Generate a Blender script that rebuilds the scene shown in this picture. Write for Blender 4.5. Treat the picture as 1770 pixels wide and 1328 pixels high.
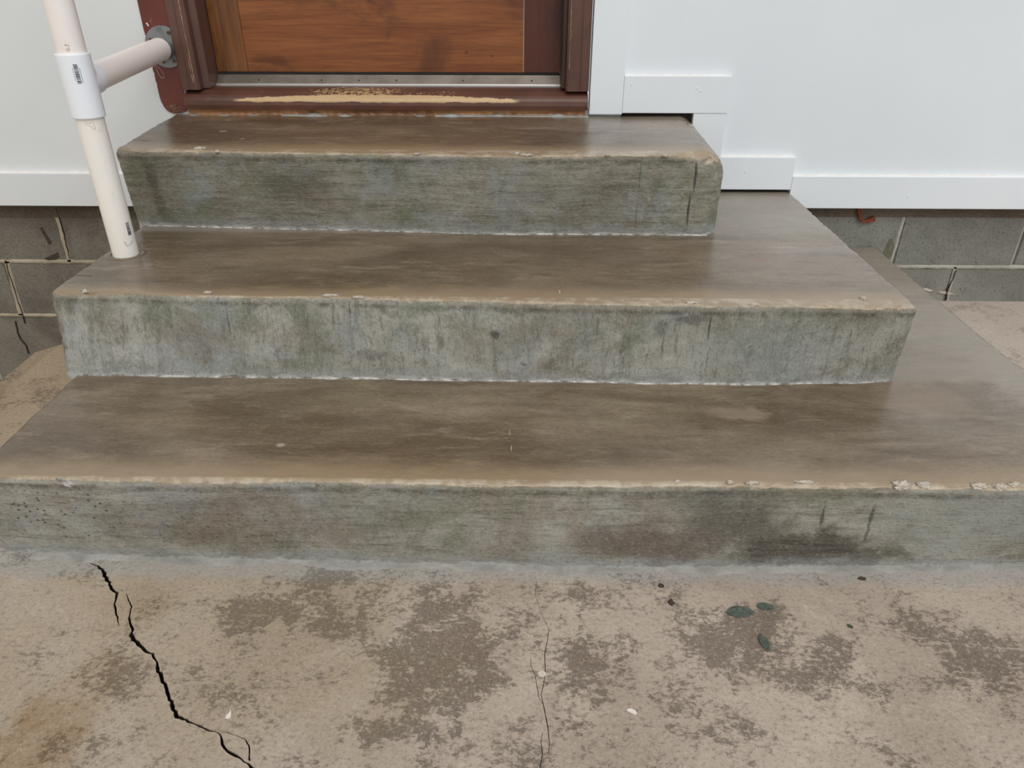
import bpy, bmesh, math, random
import numpy as np
from mathutils import Vector, Matrix, noise as mn

random.seed(7)
scene = bpy.context.scene
for o in list(bpy.data.objects):
    bpy.data.objects.remove(o)
COL = scene.collection
W, H = 1770, 1328

# ------------------------------------------------------------------ camera
CAM = Vector((-0.0403, -2.3463, 1.03))
PITCH, YAW, ROLL, FPX = 0.5227, -0.0118, 0.0016, 1291.9953


def cam_axes():
    f = Vector((math.sin(YAW)*math.cos(PITCH), math.cos(YAW)*math.cos(PITCH), -math.sin(PITCH)))
    r = Vector((math.cos(YAW), -math.sin(YAW), 0))
    u = r.cross(f)
    c, s = math.cos(ROLL), math.sin(ROLL)
    return c*r+s*u, -s*r+c*u, f


AR, AU, AF = cam_axes()
cam_data = bpy.data.cameras.new('camera')
cam_data.sensor_fit = 'HORIZONTAL'
cam_data.sensor_width = 36.0
cam_data.lens = FPX*36.0/W
cam_data.clip_start = 0.02
cam = bpy.data.objects.new('camera', cam_data)
COL.objects.link(cam)
m = Matrix.Identity(4)
for i in range(3):
    m[i][0] = AR[i]; m[i][1] = AU[i]; m[i][2] = -AF[i]; m[i][3] = CAM[i]
cam.matrix_world = m
scene.camera = cam


def up(u, v, x=None, y=None, z=None):
    """world point on the plane x=, y= or z= that the photograph shows at pixel u, v"""
    d = AF*FPX + AR*(u-W/2) - AU*(v-H/2)
    if y is not None: t = (y-CAM.y)/d.y
    elif z is not None: t = (z-CAM.z)/d.z
    else: t = (x-CAM.x)/d.x
    return CAM + d*t


# ------------------------------------------------------------------ light
world = bpy.data.worlds.new('world')
scene.world = world
world.use_nodes = True
wn = world.node_tree
wn.nodes.clear()
wo = wn.nodes.new('ShaderNodeOutputWorld')
wb = wn.nodes.new('ShaderNodeBackground')
wtc = wn.nodes.new('ShaderNodeTexCoord')
wsep = wn.nodes.new('ShaderNodeSeparateXYZ')
wr = wn.nodes.new('ShaderNodeValToRGB')
wmap = wn.nodes.new('ShaderNodeMapRange')
wmap.inputs[1].default_value = -1; wmap.inputs[2].default_value = 1
wr.color_ramp.elements[0].position = 0.0; wr.color_ramp.elements[0].color = (.90, .85, .78, 1)
wr.color_ramp.elements[1].position = 1.0; wr.color_ramp.elements[1].color = (.80, .93, 1.08, 1)
wn.links.new(wtc.outputs['Generated'], wsep.inputs[0])
wn.links.new(wsep.outputs['X'], wmap.inputs[0])
wn.links.new(wmap.outputs[0], wr.inputs[0])
wn.links.new(wr.outputs[0], wb.inputs[0])
wn.links.new(wb.outputs[0], wo.inputs[0])
wb.inputs[1].default_value = 0.66

sd = bpy.data.lights.new('overcast_sun', 'SUN')
sd.energy = 1.5
sd.angle = math.radians(55)
sd.color = (1.0, .985, .96)
sun = bpy.data.objects.new('overcast_sun', sd)
COL.objects.link(sun)
sun.rotation_euler = Vector((-0.30, 1.0, -1.25)).to_track_quat('-Z', 'Y').to_euler()

vs = scene.view_settings
vs.view_transform = 'Standard'
vs.look = 'None'
vs.gamma = 1.0
vs.use_curve_mapping = False
vs.exposure = 0.10


# ------------------------------------------------------------------ node helpers
def srgb(r, g, b):
    def c(x):
        x /= 255.0
        return x/12.92 if x <= .04045 else ((x+.055)/1.055)**2.4
    return (c(r), c(g), c(b), 1.0)


class NB:
    """tiny builder for procedural materials working in world-scaled object coordinates"""
    def __init__(s, name):
        s.m = bpy.data.materials.new(name)
        s.m.use_nodes = True
        s.t = s.m.node_tree
        s.t.nodes.clear()
        s.out = s.t.nodes.new('ShaderNodeOutputMaterial')
        s.b = s.t.nodes.new('ShaderNodeBsdfPrincipled')
        s.t.links.new(s.b.outputs[0], s.out.inputs[0])
        tc = s.t.nodes.new('ShaderNodeTexCoord')
        s.co = tc.outputs['Object']
        s._sep = None

    def put(s, inp, val):
        if hasattr(val, 'is_linked') or hasattr(val, 'links'):
            s.t.links.new(val, inp)
        else:
            inp.default_value = val

    def xyz(s):
        if s._sep is None:
            n = s.t.nodes.new('ShaderNodeSeparateXYZ')
            s.t.links.new(s.co, n.inputs[0])
            s._sep = n
        return s._sep.outputs

    def scale(s, sc, loc=(0, 0, 0), vec=None, rot=(0, 0, 0)):
        n = s.t.nodes.new('ShaderNodeMapping')
        s.t.links.new(vec or s.co, n.inputs[0])
        n.inputs['Location'].default_value = loc
        n.inputs['Rotation'].default_value = rot
        n.inputs['Scale'].default_value = sc
        return n.outputs[0]

    def noise(s, sc=5, detail=4, rough=.55, dist=0, vec=None, stretch=None, loc=(0, 0, 0), rot=(0, 0, 0)):
        n = s.t.nodes.new('ShaderNodeTexNoise')
        v = vec or s.co
        if stretch or loc != (0, 0, 0):
            v = s.scale(stretch or (1, 1, 1), loc, v, rot)
        s.t.links.new(v, n.inputs['Vector'])
        n.inputs['Scale'].default_value = sc
        n.inputs['Detail'].default_value = detail
        n.inputs['Roughness'].default_value = rough
        n.inputs['Distortion'].default_value = dist
        return n.outputs[0]

    def voro(s, sc=50, rand=1.0, feature='F1', stretch=None):
        n = s.t.nodes.new('ShaderNodeTexVoronoi')
        n.feature = feature
        s.t.links.new(s.scale(stretch) if stretch else s.co, n.inputs['Vector'])
        n.inputs['Scale'].default_value = sc
        n.inputs['Randomness'].default_value = rand
        return n.outputs['Distance']

    def math(s, op, a, b=0.0, clamp=False):
        n = s.t.nodes.new('ShaderNodeMath')
        n.operation = op
        n.use_clamp = clamp
        s.put(n.inputs[0], a)
        s.put(n.inputs[1], b)
        return n.outputs[0]

    def rng(s, v, a, b, c=0.0, d=1.0):
        n = s.t.nodes.new('ShaderNodeMapRange')
        n.interpolation_type = 'SMOOTHSTEP'
        n.inputs[1].default_value = a; n.inputs[2].default_value = b
        n.inputs[3].default_value = c; n.inputs[4].default_value = d
        s.t.links.new(v, n.inputs[0])
        return n.outputs[0]

    def mix(s, f, a, b, mode='MIX'):
        n = s.t.nodes.new('ShaderNodeMix')
        n.data_type = 'RGBA'
        n.blend_type = mode
        s.put(n.inputs[0], f)
        s.put(n.inputs[6], a)
        s.put(n.inputs[7], b)
        return n.outputs[2]

    def blobs(s, lst, warp=.02, wsc=18):
        """one mask out of several soft ellipsoids: (centre, radii, strength)"""
        w = s.t.nodes.new('ShaderNodeTexNoise')
        w.inputs['Scale'].default_value = wsc
        w.inputs['Detail'].default_value = 5
        w.inputs['Roughness'].default_value = .65
        s.t.links.new(s.co, w.inputs['Vector'])
        sub = s.t.nodes.new('ShaderNodeVectorMath'); sub.operation = 'SUBTRACT'
        s.t.links.new(w.outputs['Color'], sub.inputs[0]); sub.inputs[1].default_value = (.5, .5, .5)
        sc = s.t.nodes.new('ShaderNodeVectorMath'); sc.operation = 'SCALE'
        s.t.links.new(sub.outputs[0], sc.inputs[0]); sc.inputs['Scale'].default_value = warp*4
        ad = s.t.nodes.new('ShaderNodeVectorMath'); ad.operation = 'ADD'
        s.t.links.new(s.co, ad.inputs[0]); s.t.links.new(sc.outputs[0], ad.inputs[1])
        tot = None
        for c, r, k in lst:
            a = s.t.nodes.new('ShaderNodeVectorMath'); a.operation = 'SUBTRACT'
            s.t.links.new(ad.outputs[0], a.inputs[0]); a.inputs[1].default_value = c
            d = s.t.nodes.new('ShaderNodeVectorMath'); d.operation = 'DIVIDE'
            s.t.links.new(a.outputs[0], d.inputs[0]); d.inputs[1].default_value = r
            l = s.t.nodes.new('ShaderNodeVectorMath'); l.operation = 'LENGTH'
            s.t.links.new(d.outputs[0], l.inputs[0])
            v = s.rng(l.outputs['Value'], .45, 1.15, k, 0.0)
            tot = v if tot is None else s.math('MAXIMUM', tot, v)
        return tot

    def bump(s, h, strength=.5, dist=.002, normal=None):
        n = s.t.nodes.new('ShaderNodeBump')
        n.inputs['Strength'].default_value = strength
        n.inputs['Distance'].default_value = dist
        s.t.links.new(h, n.inputs['Height'])
        if normal is not None: s.t.links.new(normal, n.inputs['Normal'])
        return n.outputs[0]

    def done(s, color, rough=.7, normal=None, spec=.5, metal=0.0):
        s.put(s.b.inputs['Base Color'], color)
        s.put(s.b.inputs['Roughness'], rough)
        s.b.inputs['Specular IOR Level'].default_value = spec
        s.b.inputs['Metallic'].default_value = metal
        if normal is not None: s.t.links.new(normal, s.b.inputs['Normal'])
        return s.m


def sp(u, v, **k):
    p = up(u, v, **k)
    return (p.x, p.y, p.z)


# ------------------------------------------------------------------ materials
def mat_step(kind):
    n = NB('step_concrete_' + kind)
    g = n.t.nodes.new('ShaderNodeNewGeometry')
    sx = n.t.nodes.new('ShaderNodeSeparateXYZ')
    n.t.links.new(g.outputs['Normal'], sx.inputs[0])
    edge = n.math('ADD', sx.outputs['Z'], n.math('MULTIPLY', n.math('SUBTRACT', n.noise(35, 5, .7), .5), .5))
    up_mask = n.rng(edge, .42, .72)
    X, Y, Z = n.xyz()
    yf, zt, zb = {'top': (-.401, .593, .383), 'middle': (-.8515, .383, .192), 'bottom': (-1.2505, .192, 0.0)}[kind]
    # ---- tread: smooth sealed brown concrete, worn paler along the nosing
    a = n.noise(3.2, 6, .62, .6, stretch=(.7, 1.9, 1), loc=(3, 1, 0))
    b = n.noise(14, 6, .7, .3, stretch=(.5, 1.6, 1))
    tc_ = {'top': (srgb(84, 68, 52), srgb(112, 95, 76)), 'middle': (srgb(90, 75, 57), srgb(122, 106, 86)), 'bottom': (srgb(96, 81, 62), srgb(130, 115, 95))}[kind]
    tr = n.mix(n.rng(a, .34, .68), *tc_)
    tr = n.mix(n.math('MULTIPLY', n.rng(b, .52, .74), .55), tr, srgb(157, 141, 121))
    greyw = n.math('MULTIPLY', n.rng(n.noise(2.4, 5, .6, .4, loc=(8, 2, 0)), .45, .68),
                   n.rng(X, {'top': .0, 'middle': .35, 'bottom': .55}[kind], {'top': .3, 'middle': .8, 'bottom': 1.1}[kind], .15, 1.0))
    tr = n.mix(n.math('MULTIPLY', greyw, .7), tr, srgb(152, 142, 130))  # greyer right end, partly the white wall's reflection painted into the tread
    tr = n.mix(n.rng(X, {'top': .15, 'middle': .42, 'bottom': .8}[kind], {'top': .4, 'middle': .7, 'bottom': 1.1}[kind], 0, .4), tr, srgb(158, 148, 136))  # paler towards the right, the same wall reflection partly put into the colour
    fine = n.noise(170, 6, .82, 0, stretch=(.6, 1.3, 1))
    tr = n.mix(n.math('MULTIPLY', n.rng(fine, .5, .64), .35), tr, srgb(66, 52, 38))
    tr = n.mix(n.math('MULTIPLY', n.rng(fine, .46, .35), .22), tr, srgb(172, 156, 134))
    strk = n.noise(24, 8, .8, .3, stretch=(.35, 1.8, 1), loc=(2, 9, 0))
    tr = n.mix(n.math('MULTIPLY', n.rng(strk, .54, .64), .35), tr, srgb(150, 134, 112))
    tr = n.mix(n.math('MULTIPLY', n.rng(strk, .47, .38), .35), tr, srgb(78, 62, 46))
    nose = n.rng(n.math('SUBTRACT', Y, n.math('MULTIPLY', n.noise(9, 5, .65), .05)), yf-.02, yf+.06, 1, 0)
    tr = n.mix(n.math('MULTIPLY', nose, .7), tr, srgb(163, 141, 112))
    lip = n.rng(n.math('SUBTRACT', Y, n.math('MULTIPLY', n.noise(60, 5, .7), .012)), yf-.004, yf+.004, 1, 0)
    tr = n.mix(n.math('MULTIPLY', lip, n.rng(n.noise(24, 5, .7), .42, .62, .1, .75)), tr, srgb(186, 172, 150))
    if kind == 'top':
        wh = [(sp(386, 228, z=.6), (.014, .011, .03), .8), (sp(418, 239, z=.6), (.009, .008, .03), .6), (sp(395, 212, z=.6), (.014, .009, .03), .5)]
        tr = n.mix(n.blobs(wh, .001), tr, srgb(160, 148, 132))
    if kind == 'middle':
        ru = [(sp(1313, 449, z=.383), (.02, .016, .03), .75), (sp(1190, 438, z=.383), (.03, .006, .03), .5)]
        tr = n.mix(n.math('MULTIPLY', n.blobs(ru, .006, 60), n.rng(n.noise(120, 3, .6), .45, .6)), tr, srgb(140, 78, 40))
        tr = n.mix(n.blobs([(sp(1357, 427, z=.383), (.036, .0016, .02), .7)], .0008), tr, srgb(196, 186, 172))
    if kind == 'bottom':
        tr = n.mix(n.blobs([(sp(485, 770, z=.192), (.010, .008, .02), .8)], .0006), tr, srgb(172, 160, 142))
        cr = [(sp(880, 748, z=.192), (.0012, .014, .02), .8), (sp(874, 757, z=.192), (.007, .0014, .02), .5), (sp(884, 775, z=.192), (.0012, .012, .02), .9)]
        tr = n.mix(n.blobs(cr, .002, 40), tr, srgb(182, 162, 138))
        tr = n.mix(n.math('MULTIPLY', n.blobs([(sp(1280, 715, z=.192), (.07, .03, .05), .6), (sp(1600, 690, z=.192), (.12, .1, .05), .5)], .02), .8), tr, srgb(158, 140, 122))
    # pale dusty band where the next riser stands
    yn = {'top': 0.03, 'middle': -.401, 'bottom': -.8515}[kind]
    dust = n.rng(n.math('ADD', Y, n.math('MULTIPLY', n.math('SUBTRACT', n.noise(20, 5, .7), .5), .03)), yn-.03, yn-.004)
    tr = n.mix(n.math('MULTIPLY', dust, .45), tr, srgb(150, 142, 130))
    specks = n.rng(n.voro(70), .10, .05)
    tr = n.mix(n.math('MULTIPLY', n.math('MULTIPLY', specks, n.rng(n.noise(12, 2, .5, loc=(5, 5, 0)), .58, .66)), .7), tr, srgb(190, 178, 160))

    # ---- riser: green-grey painted render, brushed, stained
    base = {'top': (srgb(126, 120, 102), srgb(156, 150, 133)), 'middle': (srgb(146, 142, 127), srgb(182, 179, 168)),
            'bottom': (srgb(138, 130, 114), srgb(176, 170, 157))}[kind]
    ra = n.noise(5, 7, .66, .8, stretch=(1, 1, 1.5))
    ri = n.mix(n.rng(ra, .32, .66), base[0], base[1])
    brush_h = n.noise(30, 8, .74, .15, stretch=(.25, 1, 3.2))
    brush_v = n.noise(30, 8, .74, .2, stretch=(2.2, 1, .4))
    br = brush_v if kind == 'middle' else brush_h
    ri = n.mix(n.math('MULTIPLY', n.rng(br, .5, .63), .5), ri, srgb(84, 80, 66))
    ri = n.mix(n.math('MULTIPLY', n.rng(br, .47, .36), .42), ri, srgb(172, 172, 160))
    green = n.noise(7, 5, .7, .4, loc=(2, 7, 4))
    mott = n.noise(17, 8, .78, .5, loc=(6, 1, 3))
    ri = n.mix(n.math('MULTIPLY', n.rng(mott, .52, .66), .42), ri, srgb(96, 90, 74))
    ri = n.mix(n.math('MULTIPLY', n.rng(mott, .46, .34), .5), ri, srgb(172, 172, 162))
    ri = n.mix(n.math('MULTIPLY', n.rng(green, .48, .64), .55), ri, srgb(110, 117, 90))
    blue = n.noise(6, 6, .7, .4, loc=(7, 2, 9))
    ri = n.mix(n.math('MULTIPLY', n.rng(blue, .5, .64), .45), ri, srgb(156, 162, 162))
    brown = n.noise(4.2, 6, .68, .8, loc=(12, 3, 1))
    ri = n.mix(n.math('MULTIPLY', n.rng(brown, .5, .7), .5), ri, srgb(124, 106, 88))
    pits = n.math('MULTIPLY', n.rng(n.voro(95), .2, .08), n.rng(n.noise(6, 3, .6, loc=(0, 4, 2)), .5, .62))
    ri = n.mix(n.math('MULTIPLY', pits, .7), ri, srgb(72, 64, 52))
    if kind == 'bottom':
        pl = n.math('MULTIPLY', n.rng(n.voro(70), .26, .12), n.blobs([((-.9, -1.25, .11), (.2, .1, .08), .9), ((-.6, -1.25, .08), (.25, .1, .07), .6)], .01))
        ri = n.mix(pl, ri, srgb(70, 58, 46))
        dk = [(sp(1385, 945, y=-1.25), (.17, .2, .055), .98), (sp(1260, 900, y=-1.25), (.13, .2, .09), .68), (sp(1120, 935, y=-1.25), (.14, .2, .055), .55), (sp(1500, 962, y=-1.25), (.12, .1, .03), .7),
              (sp(1220, 865, y=-1.25), (.08, .1, .05), .45)]
        ri = n.mix(n.math('MULTIPLY', n.blobs(dk, .05, 14), .95), ri, n.mix(n.rng(brush_h, .35, .65), srgb(54, 46, 38), srgb(104, 94, 82)))
        st = [(sp(1418, 890, y=-1.25), (.004, .1, .03), .75), (sp(1502, 890, y=-1.25), (.0045, .1, .035), .85), (sp(1495, 915, y=-1.25), (.004, .1, .03), .7)]
        ri = n.mix(n.blobs(st, .003, 30), ri, srgb(60, 52, 42))
        lt = [(sp(1670, 890, y=-1.25), (.19, .2, .10), .75), (sp(980, 950, y=-1.25), (.1, .1, .03), .5)]
        ri = n.mix(n.math('MULTIPLY', n.blobs(lt, .03, 12), n.rng(mott, .65, .45, .45, 1)), ri, srgb(160, 163, 155))
        br2 = [(sp(1080, 925, y=-1.25), (.12, .1, .05), .6), (sp(400, 900, y=-1.25), (.3, .1, .07), .4)]
        ri = n.mix(n.blobs(br2, .03, 12), ri, srgb(112, 94, 78))
    if kind == 'middle':
        dk = [(sp(857, 573, y=-.86), (.012, .1, .012), .85), (sp(905, 623, y=-.86), (.008, .1, .004), .8), (sp(640, 610, y=-.86), (.05, .1, .015), .4),
              (sp(1140, 560, y=-.86), (.02, .1, .025), .55), (sp(1190, 545, y=-.86), (.05, .1, .012), .5), (sp(880, 535, y=-.86), (.035, .1, .008), .4)]
        ri = n.mix(n.blobs(dk, .01, 25), ri, srgb(72, 74, 66))
        st = [(sp(1222, 560, y=-.86), (.0028, .1, .04), .8), (sp(1218, 615, y=-.86), (.0016, .1, .05), .6), (sp(1031, 560, y=-.86), (.002, .1, .03), .5),
              (sp(395, 560, y=-.86), (.0018, .1, .03), .7), (sp(604, 535, y=-.86), (.002, .1, .02), .7), (sp(1143, 590, y=-.86), (.003, .1, .04), .45)]
        ri = n.mix(n.blobs(st, .0025, 30), ri, srgb(58, 58, 50))
        ri = n.mix(n.blobs([(sp(1330, 600, y=-.86), (.22, .1, .08), .45), (sp(360, 625, y=-.86), (.1, .1, .025), .6)], .03, 12), ri, srgb(152, 158, 154))
        ri = n.mix(n.blobs([(sp(330, 590, y=-.86), (.12, .1, .05), .35), (sp(180, 560, y=-.86), (.06, .1, .06), .3), (sp(98, 590, y=-.86), (.018, .2, .12), .7), (sp(1560, 590, y=-.86), (.02, .2, .1), .4)], .03, 12), ri, srgb(116, 98, 82))
    if kind == 'top':
        st = [(sp(1199, 300, y=-.405), (.0045, .1, .05), .9), (sp(1187, 360, y=-.405), (.004, .1, .06), .85), (sp(1182, 396, y=-.405), (.008, .1, .012), .7),
              (sp(1104, 300, y=-.405), (.002, .1, .07), .5), (sp(1098, 370, y=-.405), (.002, .1, .05), .5)]
        ri = n.mix(n.blobs(st, .002, 25), ri, srgb(52, 48, 40))
        ri = n.mix(n.blobs([(sp(262, 310, y=-.405), (.018, .1, .06), .6), (sp(272, 360, y=-.405), (.02, .1, .05), .5), (sp(510, 320, y=-.405), (.1, .1, .04), .3)], .01, 12), ri, srgb(82, 70, 58))
        ri = n.mix(n.blobs([(sp(1119, 338, y=-.405), (.006, .1, .011), .7), (sp(343, 326, y=-.405), (.006, .1, .006), .7), (sp(405, 323, y=-.405), (.008, .1, .003), .6)], .002), ri, srgb(160, 160, 142))
        ri = n.mix(n.blobs([(sp(940, 330, y=-.405), (.12, .1, .04), .3)], .03, 12), ri, srgb(140, 136, 128))
    salt = n.rng(n.math('SUBTRACT', Z, n.math('MULTIPLY', n.math('SUBTRACT', n.noise(15, 6, .7), .4), .07)), zb+.002, zb+.028, 1, 0)
    ri = n.mix(n.math('MULTIPLY', salt, .5), ri, srgb(158, 160, 156))
    salt2 = n.rng(n.math('SUBTRACT', Z, n.math('MULTIPLY', n.math('SUBTRACT', n.noise(42, 7, .78, 0, stretch=(.5, 1, 1)), .5), .05)), zb+.001, zb+.010, 1, 0)
    ri = n.mix(n.math('MULTIPLY', salt2, .7), ri, srgb(196, 196, 190))
    rim = n.rng(n.math('ADD', Z, n.math('MULTIPLY', n.noise(30, 4, .7), .01)), zt-.018, zt-.006)
    ri = n.mix(n.math('MULTIPLY', rim, n.rng(n.noise(26, 5, .7, loc=(3, 3, 3)), .4, .65, .05, .6)), ri, srgb(150, 138, 118))
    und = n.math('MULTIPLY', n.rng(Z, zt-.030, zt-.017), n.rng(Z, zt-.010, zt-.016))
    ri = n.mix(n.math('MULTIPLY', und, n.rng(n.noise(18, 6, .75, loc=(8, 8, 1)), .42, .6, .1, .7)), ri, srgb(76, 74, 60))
    gr = n.noise(200, 6, .82, 0, stretch={'top': (.5, 1, 1.4), 'middle': (1.3, 1, .6), 'bottom': (.7, 1, 1.2)}[kind])
    ri = n.mix(n.math('MULTIPLY', n.rng(gr, .52, .63), .48), ri, srgb(62, 58, 48))
    ri = n.mix(n.math('MULTIPLY', n.rng(gr, .46, .36), .36), ri, srgb(190, 190, 180))
    wisp = n.noise(22, 8, .8, 1.4, loc=(5, 2, 6))
    wl = n.rng(n.math('ABSOLUTE', n.math('SUBTRACT', wisp, .5)), .0, .006, 1, 0)
    ri = n.mix(n.math('MULTIPLY', n.math('MULTIPLY', wl, n.rng(n.noise(9, 3, .6, loc=(1, 1, 7)), .52, .6)), .45), ri, srgb(70, 66, 56))
    wl2 = n.rng(n.math('ABSOLUTE', n.math('SUBTRACT', wisp, .56)), .0, .006, 1, 0)
    ri = n.mix(n.math('MULTIPLY', n.math('MULTIPLY', wl2, n.rng(n.noise(9, 3, .6, loc=(4, 4, 2)), .5, .58)), .5), ri, srgb(192, 192, 184))
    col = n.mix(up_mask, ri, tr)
    # relief
    hr = n.math('ADD', n.math('MULTIPLY', br, 1.0), n.math('MULTIPLY', gr, .35))
    hr = n.math('ADD', hr, n.math('MULTIPLY', ra, 1.2))
    hr = n.math('ADD', hr, n.math('MULTIPLY', mott, 1.6))
    ht = n.math('ADD', n.math('MULTIPLY', fine, .06), n.math('MULTIPLY', b, .16))
    hm = n.t.nodes.new('ShaderNodeMix')
    hm.data_type = 'FLOAT'
    n.t.links.new(up_mask, hm.inputs[0]); n.t.links.new(hr, hm.inputs[2]); n.t.links.new(ht, hm.inputs[3])
    nrm = n.bump(hm.outputs[0], .9, .004)
    rt = n.rng(n.noise(5, 5, .6, loc=(9, 9, 0)), .3, .7, .16, .30)
    rm = n.t.nodes.new('ShaderNodeMix')
    rm.data_type = 'FLOAT'
    n.t.links.new(up_mask, rm.inputs[0]); rm.inputs[2].default_value = .72; n.t.links.new(rt, rm.inputs[3])
    return n.done(col, rm.outputs[0], nrm, .5)


def mat_floor():
    n = NB('porch_floor_concrete')
    X, Y, Z = n.xyz()
    a = n.noise(3, 6, .6, .5)
    c = n.mix(n.rng(a, .35, .65), srgb(170, 153, 136), srgb(188, 172, 155))
    # brown worn scabs built of specks
    p1 = n.noise(3.4, 6, .66, .25, loc=(4.2, 1.1, 0))
    p2 = n.noise(95, 8, .85, 0, stretch=(.8, 1.2, 1))
    p3 = n.noise(11, 7, .74, .1, loc=(1, 7, 0))
    zone = [(sp(780, 1110, z=0), (.15, .15, .1), .13), (sp(985, 1120, z=0), (.10, .2, .1), .14), (sp(1290, 1110, z=0), (.14, .12, .1), .13),
            (sp(1420, 1140, z=0), (.12, .10, .1), .12), (sp(520, 1050, z=0), (.2, .07, .1), .10), (sp(790, 1200, z=0), (.09, .05, .1), .14), (sp(1700, 1150, z=0), (.1, .12, .1), .1),
            (sp(720, 1240, z=0), (.07, .05, .1), .12), (sp(1240, 1230, z=0), (.06, .08, .1), .08), (sp(1440, 1260, z=0), (.1, .06, .1), .09)]
    zm = n.math('MULTIPLY', n.blobs(zone, .09, 9), .8)
    sm = n.math('ADD', n.math('ADD', n.math('MULTIPLY', p1, .34), n.math('MULTIPLY', p3, .36)), n.math('MULTIPLY', p2, .30))
    cov = n.rng(n.math('ADD', n.math('ADD', n.math('MULTIPLY', p1, .5), n.math('MULTIPLY', p3, .5)), zm), .46, .76)
    m = n.rng(n.math('ADD', p2, n.math('MULTIPLY', cov, .20)), .54, .68)
    m = n.math('MULTIPLY', m, n.rng(cov, .02, .3, .35, 1))
    c = n.mix(n.math('MULTIPLY', cov, .34), c, srgb(136, 116, 98))
    c = n.mix(n.math('MULTIPLY', m, .46), c, srgb(110, 90, 72))
    lt = n.rng(n.math('SUBTRACT', sm, n.math('MULTIPLY', zm, .4)), .47, .40)
    c = n.mix(n.math('MULTIPLY', lt, .4), c, srgb(202, 187, 168))
    y1 = n.noise(1.8, 4, .6, .4, loc=(9, 0, 3))
    c = n.mix(n.math('MULTIPLY', n.math('MULTIPLY', n.rng(y1, .5, .62), .35), n.rng(X, .1, -.3)), c, srgb(158, 140, 106))
    och = n.blobs([(sp(95, 1240, z=0), (.075, .06, .1), .75), (sp(30, 1310, z=0), (.09, .06, .1), .65), (sp(150, 1180, z=0), (.06, .08, .1), .35), (sp(210, 1050, z=0), (.1, .07, .1), .3)], .03, 9)
    c = n.mix(n.math('MULTIPLY', och, n.rng(p3, .3, .6, .5, 1)), c, srgb(144, 114, 74))
    # grey cement wash along the foot of the bottom step
    gw = n.rng(n.math('ADD', Y, n.math('MULTIPLY', n.math('SUBTRACT', n.noise(7, 5, .65), .5), .07)), -1.325, -1.285)
    gx = n.math('MULTIPLY', gw, n.rng(Y, -.9, -1.0))
    c = n.mix(n.math('MULTIPLY', gx, .7), c, srgb(168, 165, 160))
    rim = n.rng(X, -1.43, -1.445)
    c = n.mix(n.math('MULTIPLY', rim, .6), c, srgb(128, 118, 104))
    c = n.mix(n.math('MULTIPLY', n.rng(X, -1.06, -1.10), n.rng(Y, -1.35, -1.15, 0, .5)), c, srgb(148, 124, 92))
    # cleaner pinkish concrete beyond the right end of the steps
    pk = n.math('MULTIPLY', n.rng(X, 1.1, 1.3), n.rng(Y, -1.0, -.5))
    c = n.mix(n.math('MULTIPLY', pk, .7), c, srgb(192, 178, 166))
    fine = n.noise(150, 6, .8)
    c = n.mix(n.math('MULTIPLY', n.rng(fine, .52, .64), .42), c, srgb(108, 90, 72))
    c = n.mix(n.math('MULTIPLY', n.rng(fine, .46, .36), .34), c, srgb(214, 200, 184))
    dots = n.rng(n.voro(38), .07, .03)
    c = n.mix(n.math('MULTIPLY', n.math('MULTIPLY', dots, n.rng(n.noise(5, 2, .5, loc=(2, 5, 0)), .55, .6)), .6), c, srgb(214, 204, 190))
    mid = n.noise(45, 6, .72)
    h = n.math('ADD', n.math('MULTIPLY', mid, .8), n.math('MULTIPLY', fine, .5))
    h = n.math('SUBTRACT', h, n.math('MULTIPLY', m, .45))
    # broken faces inside the crack are dark brown
    crk = n.math('MULTIPLY', n.rng(Z, -.004, -.001, 1, 0), n.rng(X, -1.42, -1.40))
    c = n.mix(crk, c, srgb(60, 48, 38))
    return n.done(c, .74, n.bump(h, .8, .0035), .35)


def mat_paint(name, c1, c2, rough=.38, dirt=0.0, bump=.25):
    n = NB(name)
    a = n.noise(2.5, 4, .5, .3)
    c = n.mix(n.rng(a, .3, .7), c1, c2)
    if dirt:
        d = n.noise(18, 6, .7, .6, loc=(3, 1, 2))
        c = n.mix(n.math('MULTIPLY', n.rng(d, .6, .75), dirt), c, srgb(150, 145, 132))
    h = n.noise(90, 3, .5, 0, stretch=(1, 1, .3))
    return n.done(c, rough, n.bump(h, bump, .0008), .5)


def mat_block(name, a, b):
    n = NB(name)
    x = n.noise(4, 6, .65, .5)
    c = n.mix(n.rng(x, .3, .7), a, b)
    g = n.noise(170, 4, .75, 0, stretch=(1, 1, .8))
    c = n.mix(n.math('MULTIPLY', n.rng(g, .5, .7), .5), c, srgb(62, 58, 50))
    c = n.mix(n.math('MULTIPLY', n.rng(g, .46, .3), .35), c, srgb(150, 148, 138))
    pit = n.rng(n.voro(120), .22, .08)
    pz = n.math('MULTIPLY', pit, n.rng(n.noise(30, 3, .6), .5, .6))
    c = n.mix(n.math('MULTIPLY', pz, .8), c, srgb(48, 42, 36))
    st = n.noise(9, 5, .7, .8, loc=(1, 6, 3))
    c = n.mix(n.math('MULTIPLY', n.rng(st, .58, .72), .4), c, srgb(96, 78, 60))
    h = n.math('SUBTRACT', n.math('ADD', g, n.math('MULTIPLY', x, .4)), pz)
    return n.done(c, .85, n.bump(h, .9, .003), .3)


def mat_mortar(name, a, b):
    n = NB(name)
    x = n.noise(14, 6, .7, .4)
    c = n.mix(n.rng(x, .3, .7), a, b)
    g = n.noise(200, 4, .75)
    c = n.mix(n.math('MULTIPLY', n.rng(g, .5, .72), .3), c, srgb(110, 100, 86))
    h = n.math('ADD', n.math('MULTIPLY', g, .5), x)
    return n.done(c, .85, n.bump(h, .8, .003), .3)


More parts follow.
